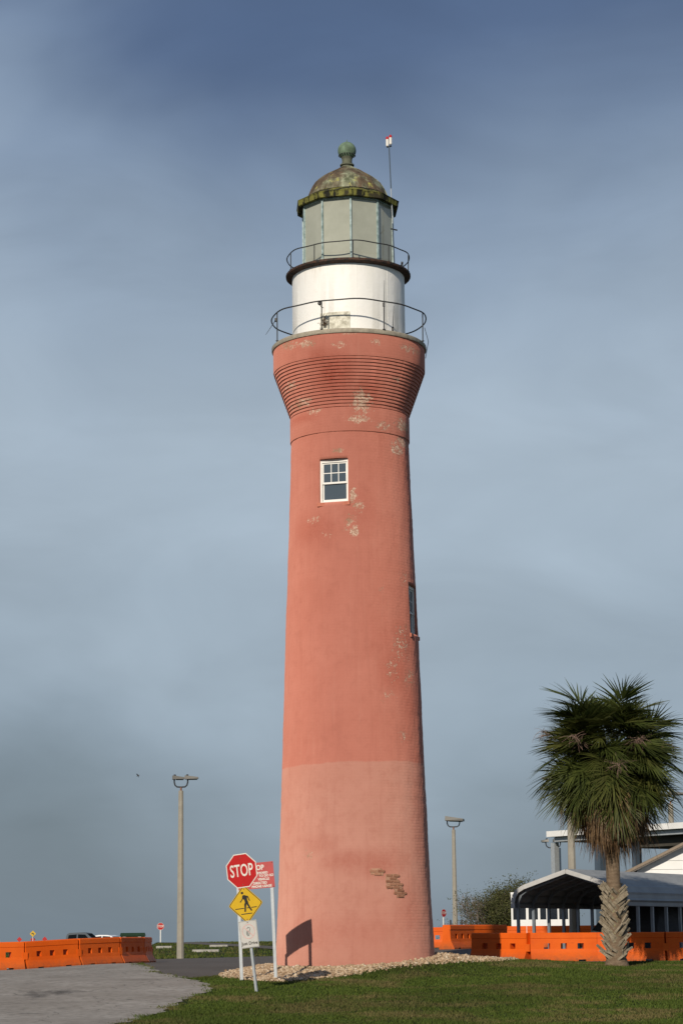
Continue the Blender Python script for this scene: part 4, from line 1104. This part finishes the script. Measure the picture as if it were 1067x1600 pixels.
# dark block added in the carport, standing in for the shade under its roof
def in_cp(x, y, z): 
    v_ = Matrix.Rotation(-AX, 3, 'Z') @ Vector((x, y, z)); return Vector((PK.x, PK.y, cz)) + v_
MT['shade_fill'] = simple('shade_black', (.03, .03, .032), .9, .3, 3)
def add_shade_block(lab, loc, sx, sy, sz, seed):
    bm = bmesh.new(); bmesh.ops.create_cube(bm, size=1); bmesh.ops.subdivide_edges(bm, edges=bm.edges[:], cuts=5, use_grid_fill=True)
    rr = random.Random(seed)
    for v_ in bm.verts:
        x, y, z = v_.co; f_ = 1 - .35 * max(0, z + .5) ** 2
        v_.co = (x * sx * f_ + rr.uniform(-.04, .04), y * sy * f_ + rr.uniform(-.04, .04), (z + .5) * sz * (1 - .25 * (x * x + y * y) * 2) + rr.uniform(-.04, .04))
    me = bpy.data.meshes.new('shade_block'); bm.to_mesh(me); bm.free(); me.materials.append(MT['shade_fill'])
    o = bpy.data.objects.new('shade_block', me); link(o); o.location = loc; o.rotation_euler = (0, 0, -AX); tag(o, lab, 'shade block'); return o
add_shade_block('large dark block added deep inside the carport as its shade', in_cp(.25, 5.9, -.1), 2.6, 6.2, 2.0, 3)

# white hut seen under the carport
H0_ = at(799, 1480, 96); zg = .45
hx0 = at(798.5, 1440, 96).x; hx1 = at(891, 1440, 96).x; hz1 = at(800, 1398, 96).z; hs = at(830, 1437, 96).z; ht = hz1 - .12
HT = empty('white_hut', (hx0, 96, zg), R(-6), label='small white hut with a row of dark windows behind the carport', cat='hut')
wd_ = hx1 - hx0
MB().box(0, wd_, 0, 3.0, -.2, hs - zg).build('lower_wall', MT['white_wall'], HT)
MB().box(0, wd_, .0, 3.0, ht - zg, hz1 - zg).build('upper_wall', MT['white_wall'], HT)
MB().box(-.01, wd_ + .01, -.02, 3.02, hz1 - zg + .002, hz1 - zg + .10).build('roof', MT['white_wall'], HT)
px2x = lambda q: at(q, 1440, 96).x - hx0
for a_, b_ in ((798.5, 801.5), (821.5, 825.5), (840, 843.5), (853, 856), (870.5, 873), (887, 890.5)):
    MB().box(px2x(a_), px2x(b_), .0, .12, hs - zg, ht - zg).build('window_post', MT['white_wall'], HT)
for a_, b_ in ((801.5, 821.5), (825.5, 840), (843.5, 853), (856, 870.5), (873, 887)):
    MB().box(px2x(a_), px2x(b_), .05, .08, hs - zg, ht - zg).build('window_pane', MT['glass_dark'], HT)
MB().box(.02, wd_ - .02, 2.9, 2.98, hs - zg, ht - zg).build('rear_wall', MT['white_wall'], HT)

# elevated canopy on tall columns
Yc = 112.0
cl = at(853, 1299, Yc); cr_ = at(1110, 1277, Yc - 9)
CN = empty('elevated_canopy', (cl.x, cl.y, g1(cl.x, cl.y)), label='high flat canopy with white edge on tall steel columns behind the palm', cat='canopy')
zc_ = cl.z - g1(cl.x, cl.y)
dirv = Vector((cr_.x - cl.x, cr_.y - cl.y, 0)); LN = dirv.length; CN.rotation_euler = (0, 0, math.atan2(dirv.y, dirv.x))
MB().box(0, LN, 0, 5.5, zc_ - .28, zc_).build('roof_fascia', MT['white_wall'], CN)
MB().box(.25, LN, .3, 5.3, zc_ - .52, zc_ - .30).build('edge_beam', MT['galv'], CN)
inv = CN.matrix_basis.inverted() if False else None
def cn_x(q, yl=0.5):                         # local x on the canopy under a pixel column
    d = ray(q, 1400); n_ = Vector((-dirv.y, dirv.x, 0)).normalized(); o = Vector((cl.x, cl.y, 0)) + n_ * yl
    t = (o.dot(n_)) / (d.dot(n_)); P = d * t - o; return P.dot(dirv.normalized())
for q_, wq, mt_ in ((866, .27, 'galv'), (935.5, .40, 'blue_steel'), (992.5, .24, 'blue_steel'), (1085, .3, 'galv')):
    x = cn_x(q_); MB().box(x - wq / 2, x + wq / 2, .45, .75, -.3, zc_ - .54).build('column', MT[mt_], CN)
for q_ in (872, 941, 998): 
    x = cn_x(q_, 5.0); MB().box(x - .12, x + .12, 4.9, 5.15, -.3, zc_ - .54).build('column', MT['blue_steel'], CN)
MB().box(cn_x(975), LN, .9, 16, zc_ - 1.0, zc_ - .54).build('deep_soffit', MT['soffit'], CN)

# white gabled house
Yh = 78.5
GL = at(975, 1368.5, Yh); slope = math.atan2((1368.5 - 1325.5), (1067 - 975)) + .01
GH = empty('white_house', (GL.x, Yh, .45), R(-6), label='white house gable with lap siding above the carport roof', cat='house')
ez = GL.z - .45; hw_ = 4.2; rise = math.tan(slope) * hw_
n = 0; z = 0.0; bstep = .30
xL, xR = .35, 2 * hw_ - .35
while z < ez + rise - .4:
    z1 = z + bstep - .004
    def lim(zz):
        zz2 = zz - ez + .02
        if zz2 <= math.tan(slope) * .35: return xL, xR
        ins = zz2 / math.tan(slope); return max(xL, ins), min(xR, 2 * hw_ - ins)
    a_, b_ = lim(z1); c_, d_ = lim(z)
    if a_ < b_ and z > ez - 2.2:
        vs_ = [(c_, -.030, z), (d_, -.030, z), (b_, -.006, z1), (a_, -.006, z1), (c_, .1, z), (d_, .1, z), (b_, .1, z1), (a_, .1, z1)]
        MB().add(vs_, [(0,1,2,3),(4,7,6,5),(0,4,5,1),(1,5,6,2),(2,6,7,3),(3,7,4,0)]).build('siding_board', MT['white_wall'], GH)
    z += bstep
MB().box(xL + .02, xR - .02, .11, 8, -.3, ez).build('wall', MT['white_wall'], GH)
for s in (1, -1):
    xa, xb = (0, hw_) if s > 0 else (2 * hw_, hw_)
    nx_ = -math.sin(slope) * s; nz_2 = math.cos(slope)
    t_ = .16
    vs_ = [(xa, -.35, ez - .02), (xb, -.35, ez - .02 + rise), (xb + nx_ * 0, -.35, ez - .02 + rise + t_), (xa, -.35, ez - .02 + t_)]
    mb = MB(); mb.add(vs_ + [(x, 8.3, z) for x, y, z in vs_], [(0,1,2,3),(4,7,6,5),(0,4,5,1),(1,5,6,2),(2,6,7,3),(3,7,4,0)]); rf = mb.build('roof_slope', MT['roof_shingle'], GH)
    tb = MB(); tb.add([(x, -.38, z) for x, z in ((xa, ez + .03), (xb, ez + .03 + rise), (xb, ez + .12 + rise), (xa, ez + .12))] + [(x, -.352, z) for x, z in ((xa, ez + .03), (xb, ez + .03 + rise), (xb, ez + .12 + rise), (xa, ez + .12))], [(0,1,2,3),(4,7,6,5),(0,4,5,1),(1,5,6,2),(2,6,7,3),(3,7,4,0)]); tb.build('barge_board', MT['trim_brown'], rf)

# ------------------------------------------------------------------ palm
PB = at(963, 1511, 61.0); PB.z = g1(PB.x, PB.y)
PALM = empty('palm_tree', (PB.x, PB.y, PB.z), label='cabbage palm with criss-cross leaf bases and a brown skirt of dead fronds', cat='palm tree')
k = M_('palm_trunk'); v = k.coord(); n1 = k.noise(k.vmath('MULTIPLY', v, (6, 6, 14)).outputs[0], 1, 6, .65); 
k.col(k.mix(k.rng(n1, .3, .7), (.10, .070, .045), (.21, .155, .105))); k.rough(.95, .15); k.bump(n1, .03); MT['palm_trunk'] = k.m
k = M_('leaf_base'); v = k.coord(); oi = k.n('ShaderNodeObjectInfo').outputs['Random']; n1 = k.noise(k.vmath('MULTIPLY', v, (9, 9, 30)).outputs[0], 1, 5, .6); n2 = k.noise(v, 5, 5)
c = k.mix(k.rng(n1, .3, .7), (.15, .122, .085), (.36, .31, .23)); c = k.mix(k.rng(oi, .0, .5, .55, 0), c, (.12, .09, .06)); c = k.mix(k.math('MULTIPLY', k.rng(n2, .55, .66), k.rng(oi, .3, .8)), c, (.27, .28, .07)); k.col(c); k.rough(.9, .15); k.bump(n1, .008); MT['boot'] = k.m
def translucent(k, c, f=.3):
    t = k.n('ShaderNodeBsdfTranslucent'); k.L(c, t.inputs[0]); mx_ = k.n('ShaderNodeMixShader', {0: f}); k.L(k.b.outputs[0], mx_.inputs[1]); k.L(t.outputs[0], mx_.inputs[2]); k.L(mx_.outputs[0], k.nt.nodes['Material Output'].inputs[0])
def frond_mat(name, a, b, c3):
    k = M_(name); at_ = k.n('ShaderNodeAttribute', attribute_name='tint').outputs['Fac']; oi = k.n('ShaderNodeObjectInfo').outputs['Random']
    c = k.mix(at_, a, b); c = k.mix(k.rng(oi, .45, 1, 0, .55), c, c3); k.col(c); k.rough(.5, .3); translucent(k, c, .38); return k.m
MT['frond'] = frond_mat('palm_green', (.027, .041, .009), (.098, .120, .028), (.14, .135, .038))
MT['frond_dead'] = frond_mat('palm_brown', (.11, .062, .028), (.34, .23, .125), (.22, .12, .055))
MT['flower'] = simple('palm_flower_stalk', (.20, .13, .10), .9, .3, 10)
h1 = at(962, 1380, 61).z - PB.z; h2 = at(962, 1335, 61).z - PB.z; hc = at(958, 1205, 61).z - PB.z
topx = at(952, 1205, 61).x - PB.x
tk = MB(); tk.tube([(0, 0, -.3), (0, 0, 0), (.0, 0, .25), (-.01, 0, 1.0), (-.02, 0, h1 - .1), (-.02, 0, h1 + .05), (-.025, 0, h2 + .3), (topx, 0, hc)], [.36, .34, .25, .215, .21, .185, .195, .17], 20)
trunk = tk.build('trunk', MT['palm_trunk'], PALM, smooth='all')
# old leaf bases, left and right leaning pairs
bt = MB()
bt.add([(-.055, .02, -.10), (.055, .02, -.10), (.048, -.055, .08), (-.048, -.055, .08), (-.040, -.095, .25), (.040, -.095, .25), (.034, -.13, .36), (-.034, -.13, .36),
        (-.05, .06, -.10), (.05, .06, -.10), (.042, .0, .09), (-.042, .0, .09), (-.034, -.05, .265), (.034, -.05, .265), (.028, -.095, .372), (-.028, -.095, .372)],
       [(0,1,2,3),(3,2,5,4),(4,5,6,7),(8,11,10,9),(11,12,13,10),(12,15,14,13),(0,3,11,8),(3,4,12,11),(4,7,15,12),(1,9,10,2),(2,10,13,5),(5,13,14,6),(7,6,14,15),(0,8,9,1)])
bto = bt.build('leaf_base', MT['boot']); BTM = bto.data; bpy.data.objects.remove(bto)
rr = random.Random(21); NBT = 176
for i in range(NBT):
    f_ = i / NBT; z = .14 + (h1 - .32) * f_ ; a_ = i * 2.39996 + rr.uniform(-.18, .18)
    o = bpy.data.objects.new('leaf_base', BTM); link(o, trunk)
    r_ = .215 + .035 * max(0, 1 - z / .5) - .01 * f_
    o.location = (-.02 * f_ + r_ * math.sin(a_), -r_ * math.cos(a_), z)
    roll = (-1) ** i * R(rr.uniform(34, 64))
    if math.sin(a_) < -.25: roll = R(rr.uniform(20, 50)) * -1 if rr.random() < .85 else roll
    if math.sin(a_) > .25: roll = R(rr.uniform(20, 50)) if rr.random() < .85 else roll
    o.rotation_euler = Matrix.LocRotScale(None, (Matrix.Rotation(a_, 3, 'Z') @ Matrix.Rotation(roll, 3, 'Y') @ Matrix.Rotation(R(rr.uniform(-4, 12)), 3, 'X')).to_quaternion(), None).to_euler()
    s_ = rr.uniform(.75, 1.15); o.scale = (s_ * rr.uniform(.55, 1.0), s_ * rr.uniform(.6, 1.0), s_ * rr.uniform(.6, 1.1))

def frond_mesh(elev, seed, dead=False, Lp=1.05, Rb=.95):
    """fan frond heading +x, petiole at angle elev above level, leaflets sagging under their weight"""
    r_ = random.Random(seed); vs_ = []; fs_ = []; tn = []
    ce, se = math.cos(elev), math.sin(elev)
    # petiole curve
    pts = []; p = Vector((0, 0, 0)); a_ = elev + .16; nseg = 6
    for i in range(nseg + 1):
        pts.append(p.copy()); p = p + Vector((math.cos(a_), 0, math.sin(a_))) * (Lp / nseg); a_ -= (.055 if not dead else .09) * (1 if a_ > -1.4 else 0)
    def strip(path, widths, nrm, tint):
        b = len(vs_)
        for i, q_ in enumerate(path):
            d = (path[min(i+1, len(path)-1)] - path[max(i-1, 0)]).normalized(); s = d.cross(nrm).normalized() * widths[i]
            vs_.append(q_ - s); vs_.append(q_ + s); tn.extend([tint, tint])
        for i in range(len(path) - 1): fs_.extend([b+2*i, b+2*i+1, b+2*i+3, b+2*i+2])
    up = Vector((-math.sin(a_), 0, math.cos(a_)))
    side = Vector((0, 1, 0))
    strip(pts, [.022, .020, .018, .016, .015, .014, .013], up, .75 if not dead else .4); strip(pts, [.022, .020, .018, .016, .015, .014, .013], side, .6)
    hub = pts[-1]; ax = Vector((math.cos(a_), 0, math.sin(a_)))
    NL = 46 if not dead else 32
    # costa runs on into the blade and arches down
    costa = [hub]; q_ = hub.copy(); b_ = a_
    for i in range(6):
        q_ = q_ + Vector((math.cos(b_), 0, math.sin(b_))) * (Rb * .07); b_ -= .085; costa.append(q_.copy())
    spread = R(128) if not dead else R(75)
    for i in range(NL):
        u_ = (i + .5) / NL * 2 - 1
        th = u_ * spread + r_.uniform(-.05, .05)
        ci = int(round((1 - abs(u_)) * 6)); org = costa[min(6, ci)]
        bb = a_ - .085 * ci
        fx = Vector((math.cos(bb), 0, math.sin(bb))); fn = Vector((-math.sin(bb), 0, math.cos(bb)))
        fold = .38 * abs(math.sin(th))            # blade folds up along the costa
        d = (fx * math.cos(th) + side * math.sin(th) * math.cos(fold) + fn * math.sin(fold) * abs(math.sin(th))).normalized()
        Ll = Rb * r_.uniform(.85, 1.08) * (.72 + .28 * math.cos(th * .7))
        sag = (.05 + .13 * r_.random()) * (1.0 if elev > .3 else 1.5) if not dead else .75 + .5 * r_.random()
        path = []
        for j in range(6):
            t = j / 5; path.append(org + d * (Ll * t) * (1 - (.35 * t * t if dead else 0)) + Vector((0, 0, -1)) * (sag * Ll * t ** 2.4) + side * (r_.uniform(-.015, .015) * t))
        nr = (fn + side * r_.uniform(-.5, .5)).normalized()
        w = .022 if not dead else .016
        strip(path, [w * .5, w * 1.05, w, w * .72, w * .42, .0015], nr, min(1, max(0, r_.gauss(.5, .28))))
    o = rawmesh('frond', np.array([tuple(v_) for v_ in vs_]), np.array(fs_), 4, [MT['frond_dead' if dead else 'frond']], attr=tn); me = o.data; bpy.data.objects.remove(o); return me
rr = random.Random(4)
green = []
for i, ev in enumerate((82, 68, 54, 40, 26, 12, -2, -16, -30, -44, -56)):
    for s in range(2): green.append((ev, frond_mesh(R(ev), 100 + i * 7 + s, Lp=1.02 + .14 * max(0, ev) / 80, Rb=.96 + .16 * max(0, ev) / 80)))
dead_m = [frond_mesh(R(ev), 300 + i, dead=True, Lp=.74, Rb=.78) for i, ev in enumerate((-2, -16, -30, -44, -58, -72))]
NG = 160
hcen = Vector((topx, 0, hc))
for i in range(NG):
    u_ = (i + .5) / NG; ev = math.degrees(math.asin(1 - 1.50 * u_)) + rr.uniform(-6, 6)
    me = min(green, key=lambda g: abs(g[0] - ev) + rr.random() * 6)[1]
    o = bpy.data.objects.new('frond', me); link(o, PALM)
    yaw = i * 2.39996 + rr.uniform(-.25, .25)
    zo = .60 - .85 * u_ + rr.uniform(-.10, .10)
    o.location = hcen + Vector((.10 * math.cos(yaw), .10 * math.sin(yaw), zo)); o.rotation_euler = (rr.uniform(-.8, .8) * max(.38, math.cos(R(min(90, abs(ev))))), rr.uniform(-.12, .12), yaw); s_ = rr.uniform(.72, 1.06) * (1.0 if u_ < .5 else .95); o.scale = (s_, s_, s_)
for i in range(46):                             # smaller inner fronds fill the heart of the crown
    ev = rr.uniform(-5, 72); me = min(green, key=lambda g: abs(g[0] - ev) + rr.random() * 6)[1]
    o = bpy.data.objects.new('frond', me); link(o, PALM); yaw = rr.uniform(0, 2*pi)
    o.location = hcen + Vector((.22 * math.cos(yaw), .22 * math.sin(yaw), rr.uniform(-.1, .75))); o.rotation_euler = (rr.uniform(-.8, .8), rr.uniform(-.2, .2), yaw); s_ = rr.uniform(.55, .82); o.scale = (s_, s_, s_)
for i in range(110):
    me = dead_m[rr.randrange(6)]; o = bpy.data.objects.new('dead_frond', me); link(o, PALM); yaw = i * 2.39996 + rr.uniform(-.3, .3)
    o.location = hcen + Vector((.13 * math.cos(yaw), .13 * math.sin(yaw), +.06 - .46 * rr.random())); o.rotation_euler = (rr.uniform(-.3, .3), rr.uniform(-.1, .15), yaw); s_ = rr.uniform(.80, 1.08); o.scale = (s_, s_, s_)
# old flower stalks
def stalk(px, py, dy, seed, n=70):
    r_ = random.Random(seed); end = at(px, py, 61 + dy) - PB; mb = MB(); st0 = hcen + Vector((0, 0, -.1))
    mid = st0.lerp(end, .55) + Vector((0, 0, .35)); main = [st0.lerp(mid, t).lerp(mid.lerp(end, t), t) for t in (0, .25, .5, .7, .85, 1)]
    mb.tube(main, [.018, .015, .012, .01, .008, .006], 4)
    for i in range(n):
        t = r_.uniform(.55, 1.0); b = main[-1].lerp(main[2], (1 - t) * 1.6); p_ = b; pts = [b]; d = Vector((r_.gauss(0, .6), r_.gauss(0, .6), r_.gauss(-.1, .5)))
        for j in range(3): p_ = p_ + d * .085 + Vector((0, 0, -.02 * j)); d += Vector((r_.gauss(0, .35), r_.gauss(0, .35), r_.gauss(0, .35))); pts.append(p_)
        mb.tube(pts, [.006, .005, .004, .003], 3, caps=False)
    mb.build('flower_stalk', MT['flower'], PALM)
for a_ in ((843, 1142, -.2, 1), (1003, 1152, -1.5, 2, 150), (1052, 1168, -.6, 3, 130), (968, 1195, -1.75, 4, 150), (892, 1148, -1.6, 5, 60), (1035, 1160, -.9, 6, 120)): stalk(*a_)

# ------------------------------------------------------------------ bushy tree behind the back row
def grow(mb, p, d, L, r, depth, rr, tips, spread=.55):
    n = 3; pts = [p]; q_ = p
    for i in range(n):
        d = (d + Vector((rr.gauss(0, .13), rr.gauss(0, .13), rr.gauss(.03, .10)))).normalized(); q_ = q_ + d * (L / n); pts.append(q_)
    mb.tube(pts, [r, r * .88, r * .76, r * .64], 5 if r > .02 else 3, caps=False)
    if depth == 0: tips.append((q_, d)); return
    for i in range(rr.randint(2, 4)):
        ax = Vector((rr.gauss(0, 1), rr.gauss(0, 1), rr.gauss(0, 1))).normalized()
        nd = (d + ax * spread * rr.uniform(.6, 1.3) + Vector((0, 0, .05))).normalized()
        grow(mb, pts[rr.randint(1, 3)] if i else q_, nd, L * rr.uniform(.62, .85), r * .6, depth - 1, rr, tips, spread)
        if depth <= 2: tips.append((q_, d))
BT = at(795, 1470, 112); BT.z = g1(BT.x, BT.y)
BT.z -= .1
TREE = empty('bushy_tree', BT, label='round half bare bushy tree beside the carport', cat='tree')
rr = random.Random(9); tw = MB(); tips = []
for i in range(24):
    a_ = rr.uniform(0, 2*pi); el = rr.uniform(.35, 1.3); L = rr.uniform(1.0, 1.35)
    grow(tw, Vector((rr.uniform(-1.0, .8), rr.uniform(-.4, .4), -.1)), Vector((math.cos(a_) * math.cos(el) * 1.3, math.sin(a_) * math.cos(el), math.sin(el))).normalized(), L, .05, 4, rr, tips, .62)
tw.build('branches', MT['twig'], TREE)
k = M_('bush_leaf'); at_ = k.n('ShaderNodeAttribute', attribute_name='tint').outputs['Fac']
c = k.mix(at_, (.025, .032, .011), (.088, .090, .027)); k.col(c); k.rough(.7, .2); MT['bush_leaf'] = k.m
tp = np.array([tuple(t[0]) for t in tips]); NLf = 60000
lr_ = np.random.default_rng(8)
# leafy on the right and in the middle, bare twigs on the left
wgt = np.clip((tp[:, 0] + 1.7) / 1.1, .12, 1) * np.clip(1.25 - .12 * np.maximum(tp[:, 2] - 2.2, 0), .2, 1); wgt /= wgt.sum()
ci = lr_.choice(len(tp), NLf, p=wgt); cpos = tp[ci] + lr_.normal(0, .17, (NLf, 3))
u_ = lr_.normal(0, 1, (NLf, 3)); u_ /= np.linalg.norm(u_, axis=1)[:, None]; w_ = np.cross(u_, lr_.normal(0, 1, (NLf, 3))); w_ /= np.linalg.norm(w_, axis=1)[:, None]
s_ = lr_.uniform(.03, .065, NLf)[:, None]
lv = np.stack([cpos - u_ * s_, cpos + w_ * s_ * .42, cpos + u_ * s_, cpos - w_ * s_ * .42], 1).reshape(-1, 3)
clump = np.random.default_rng(2).random(len(tp))[ci]
lf = rawmesh('crown', lv, np.arange(NLf * 4), 4, [MT['bush_leaf']], parent=TREE, attr=np.repeat(np.clip(.6 * clump + .4 * lr_.random(NLf), 0, 1), 4)); lf['kind'] = 'stuff'

# ------------------------------------------------------------------ vehicles behind the left row
def wheel(parent, x, y, r, w=.22):
    wr_ = MB(); wr_.lathe([(r * .62, -w/2), (r * .96, -w/2), (r, -w/2 + .03), (r, w/2 - .03), (r * .96, w/2), (r * .62, w/2)], 20, close=False); t = wr_.build('wheel', MT['tyre'], parent, loc=(x, y, r)); t.rotation_euler = (pi/2, 0, 0)
    rm = MB(); rm.lathe([(.001, -w/2 + .02), (r * .3, -w/2 + .01), (r * .63, -w/2 + .03), (r * .63, w/2 - .03), (r * .3, w/2 - .01), (.001, w/2 - .02)], 16, close=False); rm.build('rim', MT['rim'], t)
def vehicle(name, lab, cat, loc, rz, body, cab, mat, width, wheels, wr_, glass):
    e = empty(name, loc, rz, label=lab, cat=cat)
    w = width / 2
    MB().prism(body, -w, w).build('body', mat, e)
    cb = MB(); n = len(cab); zmin = min(z for _, z in cab); zmax = max(z for _, z in cab)
    f_ = lambda z: w * (.97 - .20 * (z - zmin) / (zmax - zmin))
    vs_ = [(x, -f_(z), z) for x, z in cab] + [(x, f_(z), z) for x, z in cab]
    cb.add(vs_, [tuple(range(n)), tuple(range(n, 2*n))[::-1]] + [(i, n+i, n+(i+1)%n, (i+1)%n) for i in range(n)]); c = cb.build('cab', mat, e)
    for kind, quad in glass:
        if kind == 'side':
            for s in (-1, 1):
                g = MB(); g.add([(x, s * (f_(z) + .008), z) for x, z in quad] + [(x, s * (f_(z) - .01), z) for x, z in quad], [tuple(range(len(quad))), tuple(range(len(quad), 2*len(quad)))[::-1]] + [(i, len(quad)+i, len(quad)+(i+1)%len(quad), (i+1)%len(quad)) for i in range(len(quad))]); g.build('side_window', MT['car_glass'], c)
        else:
            (x0, z0), (x1, z1), nx_ = quad
            g = MB(); o_ = .008 * nx_
            g.add([(x0 + o_, -f_(z0) * .9, z0), (x0 + o_, f_(z0) * .9, z0), (x1 + o_, f_(z1) * .88, z1), (x1 + o_, -f_(z1) * .88, z1), (x0 - o_, -f_(z0) * .9, z0), (x0 - o_, f_(z0) * .9, z0), (x1 - o_, f_(z1) * .88, z1), (x1 - o_, -f_(z1) * .88, z1)], [(0,1,2,3),(4,7,6,5),(0,4,5,1),(1,5,6,2),(2,6,7,3),(3,7,4,0)]); g.build('windscreen', MT['car_glass'], c)
    for x in wheels:
        for s in (-1, 1): wheel(e, x, s * (w - .12), wr_)
    for s in (-1, 1):
        xf = max(x for x, _ in body); xr = min(x for x, _ in body)
        MB().box(xf - .05, xf + .01, s * w * .72 - .16, s * w * .72 + .16, .72, .88).build('headlight', MT['white_lens'], e); MB().box(xr - .01, xr + .05, s * w * .85 - .08, s * w * .85 + .08, .75, 1.0).build('tail_light', MT['red_lens'], e)
        MB().box(.6, .66, s * (w + .02), s * (w + .20), 1.02, 1.18).build('mirror', mat, e)
    return e
def stand(px, Y, ptop, h):
    P = at(px, ptop, Y); return Vector((P.x, P.y, g1(P.x, P.y)))
pk = stand(132, 158, 1458.5, 1.83)
pkv = vehicle('pickup_truck', 'dark grey pickup truck cab showing above the left barriers', 'pickup', pk, R(-8),
        [(-2.9, .45), (-2.9, 1.05), (-.95, 1.07), (.95, 1.07), (1.1, 1.10), (2.55, 1.0), (2.75, .9), (2.78, .45)], [(-1.15, 1.06), (-1.02, 1.70), (-.85, 1.80), (.0, 1.83), (.35, 1.78), (1.22, 1.08)], MT['car_grey'], 1.95, (-1.9, 1.85), .38,
        [('side', [(-.98, 1.14), (-.88, 1.66), (-.32, 1.70), (-.32, 1.14)]), ('side', [(-.22, 1.14), (-.22, 1.70), (.28, 1.68), (.85, 1.14)]), ('front', ((1.18, 1.12), (.40, 1.74), 1)), ('front', ((-1.12, 1.15), (-1.01, 1.66), -1))])
cw = stand(172, 165, 1463.5, 1.48)
wcv = vehicle('white_car', 'white car roof just right of the pickup behind the barriers', 'car', cw, R(-15),
        [(-2.2, .35), (-2.25, .75), (-2.1, .95), (-1.3, .98), (1.0, .95), (2.0, .82), (2.2, .65), (2.2, .35)], [(-1.75, .95), (-1.1, 1.40), (-.6, 1.48), (.1, 1.47), (.4, 1.40), (1.15, .95)], MT['car_white'], 1.8, (-1.4, 1.35), .32,
        [('side', [(-1.35, 1.02), (-.95, 1.36), (-.35, 1.41), (-.35, 1.02)]), ('side', [(-.27, 1.02), (-.27, 1.41), (.28, 1.38), (.85, 1.02)]), ('front', ((1.1, .99), (.44, 1.38), 1)), ('front', ((-1.68, 1.0), (-1.14, 1.37), -1))])
pkv.scale = (1, 1, 1.05); wcv.scale = (1, 1, 1.16)
gb = stand(208, 150, 1461.5, 1.75)
gb.z += .12
gbn = empty('utility_cabinet', gb, R(4), label='long dark green cabinet showing above the last left barriers', cat='cabinet')
MB().prism([(-.78, 0), (.78, 0), (.78, 1.55), (-.78, 1.55)], -.5, .5).build('body', MT['car_green'], gbn)
MB().prism([(-.84, 1.552), (.84, 1.552), (.78, 1.75), (-.78, 1.75)], -.56, .56).build('lid', MT['car_green'], gbn)
for x in (-.55, .45): MB().box(x - .1, x + .1, -.52, -.502, 1.2, 1.5).build('label_plate', MT['sign_pale'], gbn)

# wheel stops on the far lot
def wheel_stop(px, py, L, rz, lab):
    P = ground_at(px, py); e = MB(); n = 6
    e.prism([(-.15, 0), (.15, 0), (.10, .13), (.06, .15), (-.06, .15), (-.10, .13)], -L/2, L/2)
    o = e.build('wheel_stop', MT['kerb_white'], None, loc=(P.x, P.y, g1(P.x, P.y) - .01)); o.rotation_euler = (0, 0, rz); tag(o, lab, 'kerb stop', 'white kerb blocks on the far road')
wheel_stop(257, 1481.5, 1.0, R(84), 'white kerb block on the far road between barriers and lamp post')
wheel_stop(342, 1479.5, 1.2, R(88), 'white kerb block on the far road beside the sign posts')
wheel_stop(322, 1487.5, 1.5, R(80), 'yellowish kerb block on the grass edge right of the lamp post')

# dark bollards beyond the back row
for px, pt_, lab in ((703.5, 1437, 'thin dark bollard left of the right lamp post'), (721, 1436.5, 'thin dark bollard just right of the right lamp post'), (727, 1438, 'thin dark bollard at the left foot of the bushy tree')):
    T = at(px, pt_, 140); z0_ = g1(T.x, T.y); b = MB(); h_ = T.z - z0_
    b.lathe([(.055, -.2), (.055, h_ - .05), (.045, h_ - .01), (.001, h_)], 10, close=False); o = b.build('bollard', MT['darksteel'], None, loc=(T.x, T.y, z0_)); tag(o, lab, 'bollard', 'bollards behind the right barriers')

# bird gliding left of the lamp post
bp_ = at(216, 1212, 110); bp_.z -= 0
bd_ = empty('bird', bp_, R(65), label='tiny dark bird in the sky left of the lamp post', cat='bird')
bm_ = MB(); bm_.lathe([(.001, -.14), (.03, -.10), (.045, 0), (.035, .09), (.02, .13), (.001, .16)], 8, close=False)
bm_.add([(0, 0, .06), (.16, .10, .03), (.30, .02, -.05), (.15, .06, -.04), (0, 0, -.06)], [(0, 1, 3, 4), (1, 2, 3)]); bm_.add([(0, 0, .06), (-.16, .10, .03), (-.30, .02, -.05), (-.15, .06, -.04), (0, 0, -.06)], [(0, 1, 3, 4), (1, 2, 3)])
b_ = bm_.build('body', MT['black'], bd_); b_.rotation_euler = (R(60), R(30), 0); b_.scale = (.55, .55, .55)
